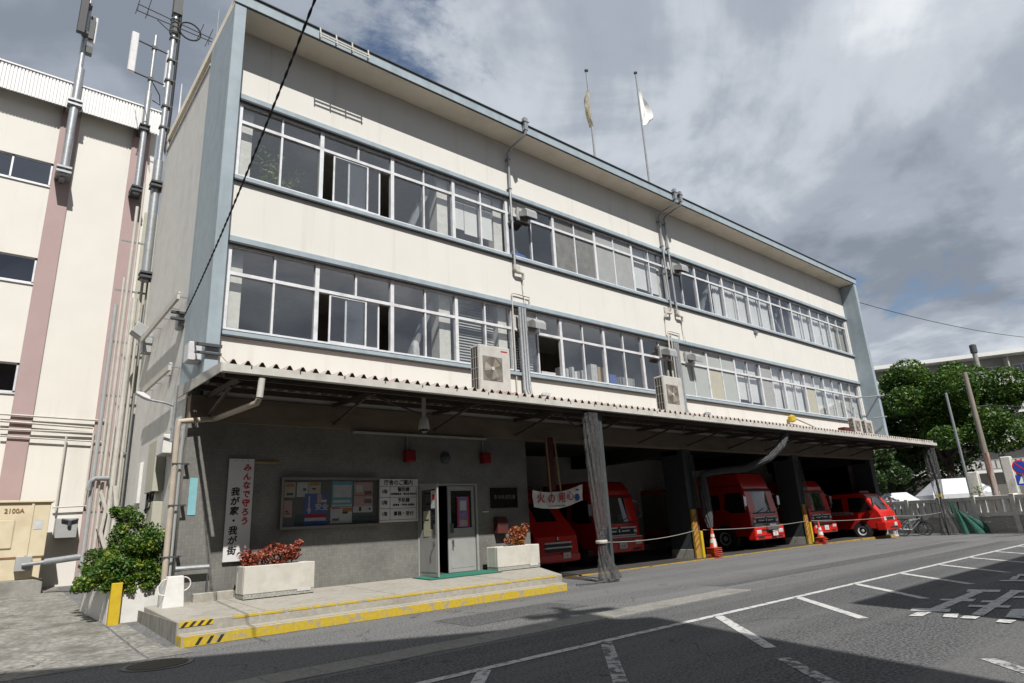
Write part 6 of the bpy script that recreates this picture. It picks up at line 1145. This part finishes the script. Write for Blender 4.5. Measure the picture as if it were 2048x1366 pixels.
# ------------------------------------------------------------------ right side: stone fence, poles, signs, bicycles
FA, FB = Vector((39.4, 2.4, -0.15)), Vector((34.0, -9.6, -0.15)); FD = (FB-FA).normalized(); FN = Vector((-FD.y, FD.x, 0))
if FN.x > 0: FN = -FN
fence = thing('stone_fence', 'grey stone fence with short balusters on a block wall', 'fence', FA.lerp(FB, 0.5)); Lf = (FB-FA).length
def fb(s0, s1, d0, d1, z0, z1, mb=None):
    mb = mb or MB(); P = lambda s, d, z: FA+FD*s-FN*d+Vector((0, 0, z))
    return mb.hexa([P(s0, d0, z0), P(s1, d0, z0), P(s1, d1, z0), P(s0, d1, z0), P(s0, d0, z1), P(s1, d0, z1), P(s1, d1, z1), P(s0, d1, z1)])
bay = 2.05; s = 0.0; k = 0
while s < Lf-0.3:
    e = min(Lf, s+bay)
    fb(s, s+0.24, -0.04, 0.30, 0, 1.88).build('post', 'granite', fence, bevel=0.015)
    for r_ in range(3):
        off = 0.4 if r_ % 2 else 0.0; a = s+0.245
        while a < e-0.02:
            q = min(e-0.005, a+(0.8 if a > s+0.3 or not off else 0.4)); fb(a, q-0.012, 0.04+random.uniform(0, .008), 0.24, 0.02+r_*0.27, 0.02+r_*0.27+0.258).build('block', 'granite_dark', fence); a = q
    fb(s+0.242, e-0.002, -0.02, 0.28, 0.83, 1.02).build('plinth_rail', 'granite', fence, bevel=0.012); fb(s+0.242, e-0.002, 0.0, 0.26, 1.62, 1.82).build('top_rail', 'granite', fence, bevel=0.012)
    for i in range(4): a = s+0.40+i*0.43; fb(a, a+0.2, 0.04, 0.22, 1.021, 1.619).build('baluster', 'granite', fence, bevel=0.01)
    s += bay; k += 1
for (base, h, w, lab) in (((38.600, -2.966, 2.166), 1.0, 0.45, 'left inscribed stone pillar above the fence'), ((36.400, -5.104, 1.772), 1.55, 0.42, 'right inscribed stone pillar beside the round road sign')):
    t = thing('stone_pillar', lab, 'stone pillar', (base[0]+0.6, base[1], -0.15), 0, 'inscribed stone pillars'); x, y = base[0]+0.7, base[1]
    MB().hexa([(x-w/2, y-w/2, -0.15), (x+w/2, y-w/2, -0.15), (x+w/2, y+w/2, -0.15), (x-w/2, y+w/2, -0.15), (x-w/2, y-w/2, 2.0+h), (x+w/2, y-w/2, 2.0+h), (x+w/2, y+w/2, 2.0+h), (x-w/2, y+w/2, 2.0+h)]).build('shaft', 'granite', t, bevel=0.03)
    MB().hexa([(x-w/2+0.08, y-w/2-0.004, 1.2), (x+w/2-0.08, y-w/2-0.004, 1.2), (x+w/2-0.08, y-w/2-0.001, 1.2), (x-w/2+0.08, y-w/2-0.001, 1.2), (x-w/2+0.08, y-w/2-0.004, 1.85+h), (x+w/2-0.08, y-w/2-0.004, 1.85+h), (x+w/2-0.08, y-w/2-0.001, 1.85+h), (x-w/2+0.08, y-w/2-0.001, 1.85+h)]).build('inscription_panel', 'granite_dark', t)
def upole(px, x, zt, r0, r1, m, name, lab, extra=None):
    t = thing(name, lab, 'pole', (x, px, -0.15)); MB().tube([(x, px, -0.15), (x, px, zt)], [r0, r1], 12).build('pole', m, t, smooth=True)
    return t
t = upole(-3.6, 40.0, 8.62, 0.17, 0.12, 'wood_pole', 'utility_pole', 'grey utility pole with a red brown lower wrap in front of the tree'); MB().tube([(40, -3.6, 0.6), (40, -3.6, 4.0)], [0.176, 0.158], 12).build('pole_wrap', 'rust_strip', t, smooth=True)
MB().tube([(40, -3.75, 6.6), (40, -4.3, 6.55)], 0.04, 6).build('bracket', 'bracket_dark', t)
t = upole(1.93, 67.6, 15.6, 0.25, 0.2, 'pole_concrete', 'utility_pole', 'taller concrete utility pole with a dark cap behind the tree'); MB().lathe((67.6, 1.93, 14.8), [(0.23, 0), (0.29, 0.02), (0.29, 0.75), (0.15, 0.84)], 12).build('pole_cap', 'bracket_dark', t)
upole(-2.9, 38.3, 7.4, 0.075, 0.06, 'galvanised', 'steel_post', 'thin galvanised post left of the wrapped utility pole')
def wire(pts, lab, r_=0.02, sag=0.3):
    a, b = Vector(pts[0]), Vector(pts[1]); tag(MB().tube([a.lerp(b, i/14)-Vector((0, 0, sag*4*(i/14)*(1-i/14))) for i in range(15)], r_, 5).build('overhead_wire', 'cable_black', None), lab, 'wire')
wire([(34.5, -0.6, 12.9), (60.000, -5.676, 12.991)], 'single overhead wire running right from the far fin', 0.018, 0.5)
wire([(40, -4.3, 6.6), (52.000, -5.481, 7.249)], 'upper wire from the wrapped utility pole', 0.03, 0.1); wire([(40, -4.3, 6.35), (52.000, -5.571, 7.641)], 'lower wire from the wrapped utility pole', 0.025, 0.25)
t = thing('road_sign', 'round blue and red no parking sign at the right edge', 'road sign', (35.4, -6.2, -0.15)); c = Vector((35.300, -5.967, 2.916)); MB().tube([(c.x+0.04, c.y, -0.15), (c.x+0.04, c.y, c.z+0.3)], 0.035, 8).build('post', 'galvanised', t)
def disc(c, r_, m, name, d): 
    mb = MB().lathe((0, 0, 0), [(r_, 0), (r_, 0.008)], 28, 0, 'x'); o = mb.build(name, m, t); ang = math.atan2(-14.06-c.y, -3.16-c.x); o.rotation_euler = (0, 0, ang+0.35); o.location = c+Vector((math.cos(ang)*d, math.sin(ang)*d, 0)) ; o.matrix_parent_inverse = world_of(t).inverted(); return o
disc(c, 0.33, 'sign_red', 'sign_rim', 0.0); disc(c, 0.27, 'sign_blue', 'sign_face', 0.012)
sgn = MB().bar((0.022, -0.19, 0.19), (0.022, 0.19, -0.19), 0.012, 0.06).build('sign_slash', 'sign_red', t); ang = math.atan2(-14.06-c.y, -3.16-c.x); sgn.rotation_euler = (0, 0, ang+0.35); sgn.location = c; sgn.matrix_parent_inverse = world_of(t).inverted()
c2 = Vector((35.300, -5.908, 2.309)); b = MB().box(-0.004, 0.004, -0.24, 0.24, -0.24, 0.24).prism([(0.006, -0.16, -0.16), (0.006, 0.16, -0.16), (0.006, 0.0, 0.17)], (0.004, 0, 0), 1); o = b.build('blue_sign', ['sign_blue', 'sign_white'], t); o.rotation_euler = (0, 0, ang+0.35); o.location = c2; o.matrix_parent_inverse = world_of(t).inverted()
def bicycle(loc, rz, lab):
    t = thing('bicycle', lab, 'bicycle', loc, rz, 'bicycles parked at the far end'); 
    for y in (-0.52, 0.52):
        w = MB().tube([(0, y+0.33*math.cos(a), 0.34+0.33*math.sin(a)) for a in [i*math.pi/12 for i in range(25)]], 0.02, 6).build('wheel', 'black_rubber', t, smooth=True, local=True); b = MB()
        for i in range(8): a = i*math.pi/4; b.tube([(0, y, 0.34), (0, y+0.32*math.cos(a), 0.34+0.32*math.sin(a))], 0.003, 3)
        b.build('spokes', 'chrome', w, local=True)
    b = MB(); 
    for p, q in (((0, 0.52, 0.34), (0, 0.08, 0.32)), ((0, 0.08, 0.32), (0, 0.2, 0.82)), ((0, 0.08, 0.32), (0, -0.38, 0.78)), ((0, 0.18, 0.74), (0, -0.4, 0.86)), ((0, 0.52, 0.34), (0, 0.18, 0.74)), ((0, -0.52, 0.34), (0, -0.4, 0.98))): b.tube([p, q], 0.017, 6)
    b.build('frame', 'steel_grey', t, smooth=True, local=True); MB().box(-0.08, 0.08, 0.08, 0.34, 0.83, 0.88).build('saddle', 'black_rubber', t, local=True, bevel=0.02); MB().tube([(-0.28, -0.3, 1.02), (-0.2, -0.4, 1.03), (0.2, -0.4, 1.03), (0.28, -0.3, 1.02)], 0.013, 6).build('handlebar', 'chrome', t, local=True); MB().box(-0.16, 0.16, -0.72, -0.45, 0.78, 0.98).build('basket', 'net_dark', t, local=True)
bicycle((35.0, -0.9, -0.13), 0.5, 'leftmost of the bicycles parked beside the small fire engine'); bicycle((35.5, -0.7, -0.13), 0.35, 'middle one of the bicycles parked beside the small fire engine'); bicycle((35.9, -0.4, -0.13), 0.6, 'rightmost of the bicycles parked beside the small fire engine')
t = thing('stake_post', 'small yellow topped steel stake beside the bicycles', 'stake', (35.3, -2.3, -0.15)); MB().tube([(35.3, -2.35, -0.15), (35.25, -2.35, 1.75)], 0.035, 7).build('stake', 'bracket_dark', t); MB().box(35.18, 35.32, -2.42, -2.28, 1.75, 1.9).build('yellow_cap', 'yellow_paint', t)
# white tents and low roofs behind the fence
def tent(c, w, d, h0, h1, rz, lab):
    t = thing('white_tent', lab, 'tent', c, rz, 'white tents behind the fence'); z = c[2]
    MB().add([(-w, -d, h0), (w, -d, h0), (w, d, h0), (-w, d, h0), (-w*0.55, 0, h1), (w*0.55, 0, h1)], [(0, 1, 5, 4), (1, 2, 5), (2, 3, 4, 5), (3, 0, 4), (0, 3, 2, 1)]).build('tent_roof', 'tent_white', t, local=True); b = MB().box(-w, w, -d, -d+0.02, h0-0.35, h0-0.001).box(-w, -w+0.02, -d+0.02, d, h0-0.35, h0-0.001); b.build('valance', 'tent_white', t, local=True); b = MB()
    for x, y in ((-w, -d), (w, -d), (w, d), (-w, d)): b.box(x-0.03, x+0.03, y-0.03, y+0.03, 0, h0-0.36)
    b.split('tent_leg', 'steel_grey', t, local=True)
tent((46.6, 0.2, -0.15), 1.9, 1.5, 2.1, 3.1, -0.9, 'large white tent behind the fence below the tree'); tent((45.0, 3.2, -0.15), 1.2, 1.1, 1.7, 2.4, -0.9, 'small white tent at the left behind the fence')
tag(MB().box(60, 62, -16, 14, -0.15, 2.6).build('low_wall', 'granite_dark', None), 'long low grey wall in shade behind the tents', 'wall')
def plant(c, n, h, lab):
    t = thing('weed_plant', lab, 'plant', c); pts = []
    for i in range(n):
        a = random.uniform(0, 6.3); q = random.random(); z = c[2]+h*random.random(); pts.append((c[0]+q*0.35*math.cos(a), c[1]+q*0.35*math.sin(a), z))
    cloud_leaves('foliage', pts, 0.16, 'leaf_grass', t, aspect=0.35); MB().tube([c, (c[0], c[1], c[2]+h*0.8)], 0.02, 5).build('stem', 'bark', t)
plant((37.75, -4.9, 1.2), 150, 1.2, 'spiky plant behind the fence right of the wrapped pole'); plant((38.2, -3.3, 1.3), 110, 0.9, 'yellow green plant behind the fence near the left stone pillar'); plant((37.3, -5.9, 1.2), 170, 1.5, 'tall plant behind the fence next to the right stone pillar')
# ------------------------------------------------------------------ trees
def tree(base, zt, crown_c, crown_r, nb, per, size, m, lab, trunk_r=0.35, rr=(0.9, 1.6), name='broadleaf_tree'):
    t = thing(name, lab, 'tree', base); B = Vector(base); cs = []; rs = []
    cc = np.array(crown_c); cr = np.array(crown_r)
    for i in range(nb):
        d = RNG.normal(size=3); d /= np.linalg.norm(d); d[2] = d[2] if d[2] > -0.55 else -d[2]*0.6; q = 0.66+0.36*RNG.random() if i % 5 else 0.3*RNG.random()+0.2
        cs.append(cc+d*cr*q); rs.append(RNG.uniform(*rr))
    cloud_leaves('crown', blob_points(cs, rs, per, 0.72), size, m, t, aspect=0.6)
    b = MB(); top = Vector(crown_c)-Vector((0, 0, crown_r[2]*0.35)); b.tube([B, B.lerp(top, 0.35)+Vector((0.1, 0.05, 0)), B.lerp(top, 0.7), top], [trunk_r*1.25, trunk_r, trunk_r*0.8, trunk_r*0.5], 10)
    for i in range(0, len(cs), max(1, nb//14)):
        c = Vector(cs[i]); st = B.lerp(top, 0.55+0.4*random.random()); b.tube([st, st.lerp(c, 0.5)+Vector((0, 0, 0.3)), c], [trunk_r*0.4, trunk_r*0.24, 0.04], 6)
    b.build('trunk', 'bark', t, smooth=True); return t
tree((53.4, 2.4, -0.1), 11, (54.1, 2.1, 7.4), (5.3, 5.3, 5.0), 84, 1050, 0.22, 'leaf_tree', 'large rounded green tree right of the fire station')
tree((52, -8.0, -0.1), 9, (52.5, -7.4, 4.4), (4.4, 4.6, 3.3), 50, 820, 0.21, 'leaf_tree', 'green tree at the right edge behind the utility poles')
tree((68, -8, -0.1), 10, (68, -6, 5.6), (6.0, 6.0, 4.0), 60, 380, 0.32, 'leaf_dark', 'darker green tree far behind at the right edge', rr=(1.2, 1.9))
tree((42.5, 4.2, -0.1), 6, (42.5, 4.2, 3.5), (2.2, 2.4, 1.7), 34, 420, 0.19, 'leaf_dark', 'dark low tree beside the canopy end', 0.2, (0.5, 0.9))
tree((58, 8, -0.1), 9, (58, 8, 5.0), (6, 6, 4.0), 55, 320, 0.32, 'leaf_dark', 'dark tree filling the shade behind the large tree', rr=(1.2, 1.9))
# ------------------------------------------------------------------ apartment block far behind
AO = Vector((68.0, 29.0, 0)); AD = Vector((82.377-75.745, 0.792-13.799, 0)).normalized(); AT = thing('apartment_block', 'long pale apartment block with balconies behind the trees', 'apartment block', AO, math.atan2(AD.y, AD.x)); LA = 75
def ap(name, mb, m, par=None): return mb.build(name, m, par or AT, local=True)
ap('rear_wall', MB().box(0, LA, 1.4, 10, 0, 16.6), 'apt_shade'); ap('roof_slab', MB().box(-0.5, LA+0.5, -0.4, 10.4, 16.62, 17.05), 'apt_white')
wm = MB().box(0, 1.7, 1.33, 1.395, 0.2, 2.1).mesh('window', 'aluminium'); gm = MB().box(0.06, 0.82, 1.318, 1.328, 0.26, 2.04).box(0.88, 1.64, 1.318, 1.328, 0.26, 2.04).mesh('pane', 'dark_glass'); dm = MB().box(-0.06, 0.06, 0.02, 1.39, 0, 2.75).mesh('divider', 'apt_wall')
for f in range(1, 6):
    z = 16.6-f*3.05
    ap('balcony_slab', MB().box(0, LA, -0.05, 1.4, z-0.22, z), 'apt_white')
    pr = ap('balcony_parapet', MB().box(0, LA, 0.0, 0.12, z, z+(1.05 if f % 2 else 0.12)), 'apt_wall')
    if f % 2 == 0:
        b = MB().box(0, LA, 0.02, 0.08, z+1.05, z+1.11)
        for i in range(int(LA/0.45)): b.box(i*0.45, i*0.45+0.3, 0.03, 0.06, z+0.2, z+1.0)
        b.build('balcony_rail', 'apt_wall', AT, local=True)
    if f <= 3:
        for i in range(15):
            if i*5 < 4: continue
            for dx in (0.6, 2.9):
                w = link('window', wm, AT, True); w.location = (i*5+dx, 0, z); g = link('pane', gm, w, True)
            o = link('divider', dm, AT, True); o.location = (i*5, 0, z)
            if (i*7+f*3) % 4 == 0:
                l = MB().box(i*5+0.8, i*5+1.9, 0.14, 0.17, z+1.1, z+1.9).box(i*5+2.2, i*5+2.7, 0.14, 0.17, z+1.2, z+1.9).build('laundry', 'laundry', AT, local=True)
# ------------------------------------------------------------------ buildings across the street, behind the viewer (they cast the foreground shade)
HB = 18.0
def shade_building(name, pts, h, lab, n_w):
    t = thing(name, lab, 'building', (sum(p[0] for p in pts)/4, sum(p[1] for p in pts)/4, 0)); MB().prism([(x, y, -0.1) for x, y in pts], (0, 0, h+0.1)).build('wall', 'far_building', t); a, b_ = Vector((*pts[0], 0)), Vector((*pts[1], 0)); d = (b_-a).normalized(); nrm = Vector((-d.y, d.x, 0))
    cen = Vector((sum(p[0] for p in pts)/4, sum(p[1] for p in pts)/4, 0)); nrm = nrm if nrm.dot(a-cen) > 0 else -nrm
    wmb = MB()
    for f in range(int(h//3.2)):
        for i in range(n_w):
            s0 = (b_-a).length*(i+0.25)/n_w; s1 = (b_-a).length*(i+0.75)/n_w; p, q = a+d*s0+nrm*0.02, a+d*s1+nrm*0.02; w = MB().hexa([p+Vector((0, 0, f*3.2+1)), q+Vector((0, 0, f*3.2+1)), q-nrm*0.1+Vector((0, 0, f*3.2+1)), p-nrm*0.1+Vector((0, 0, f*3.2+1)), p+Vector((0, 0, f*3.2+2.4)), q+Vector((0, 0, f*3.2+2.4)), q-nrm*0.1+Vector((0, 0, f*3.2+2.4)), p-nrm*0.1+Vector((0, 0, f*3.2+2.4))]).build('window', 'dark_glass', t)
    return t
sb = shade_building('opposite_building', [(1.35, -20.6), (-22.0, -7.9), (-27.0, -17.0), (-1.6, -29.0)], HB, 'tall brown building across the street opposite the fire station entrance', 11)
b = MB().box(-0.9, 0.7, -20.9, -20.2, HB, HB+1.0).tube([(0.75, -20.3, HB), (0.75, -20.3, HB+2.6)], 0.10, 8).bar((-0.2, -20.1, HB+1.6), (1.5, -20.5, HB+1.5), 0.10, 0.5).bar((0.1, -20.3, HB+0.9), (0.75, -20.3, HB+2.0), 0.2, 0.2); b.build('rooftop_shadow_caster', 'far_building', sb)  # unseen roof shapes added to cast a pole-like shadow on the ground
shade_building('opposite_building', [(5.49, -17.62), (40.0, -17.62), (40.0, -30.0), (5.49, -30.0)], 11.5, 'long brown building across the street opposite the engine bays', 12)
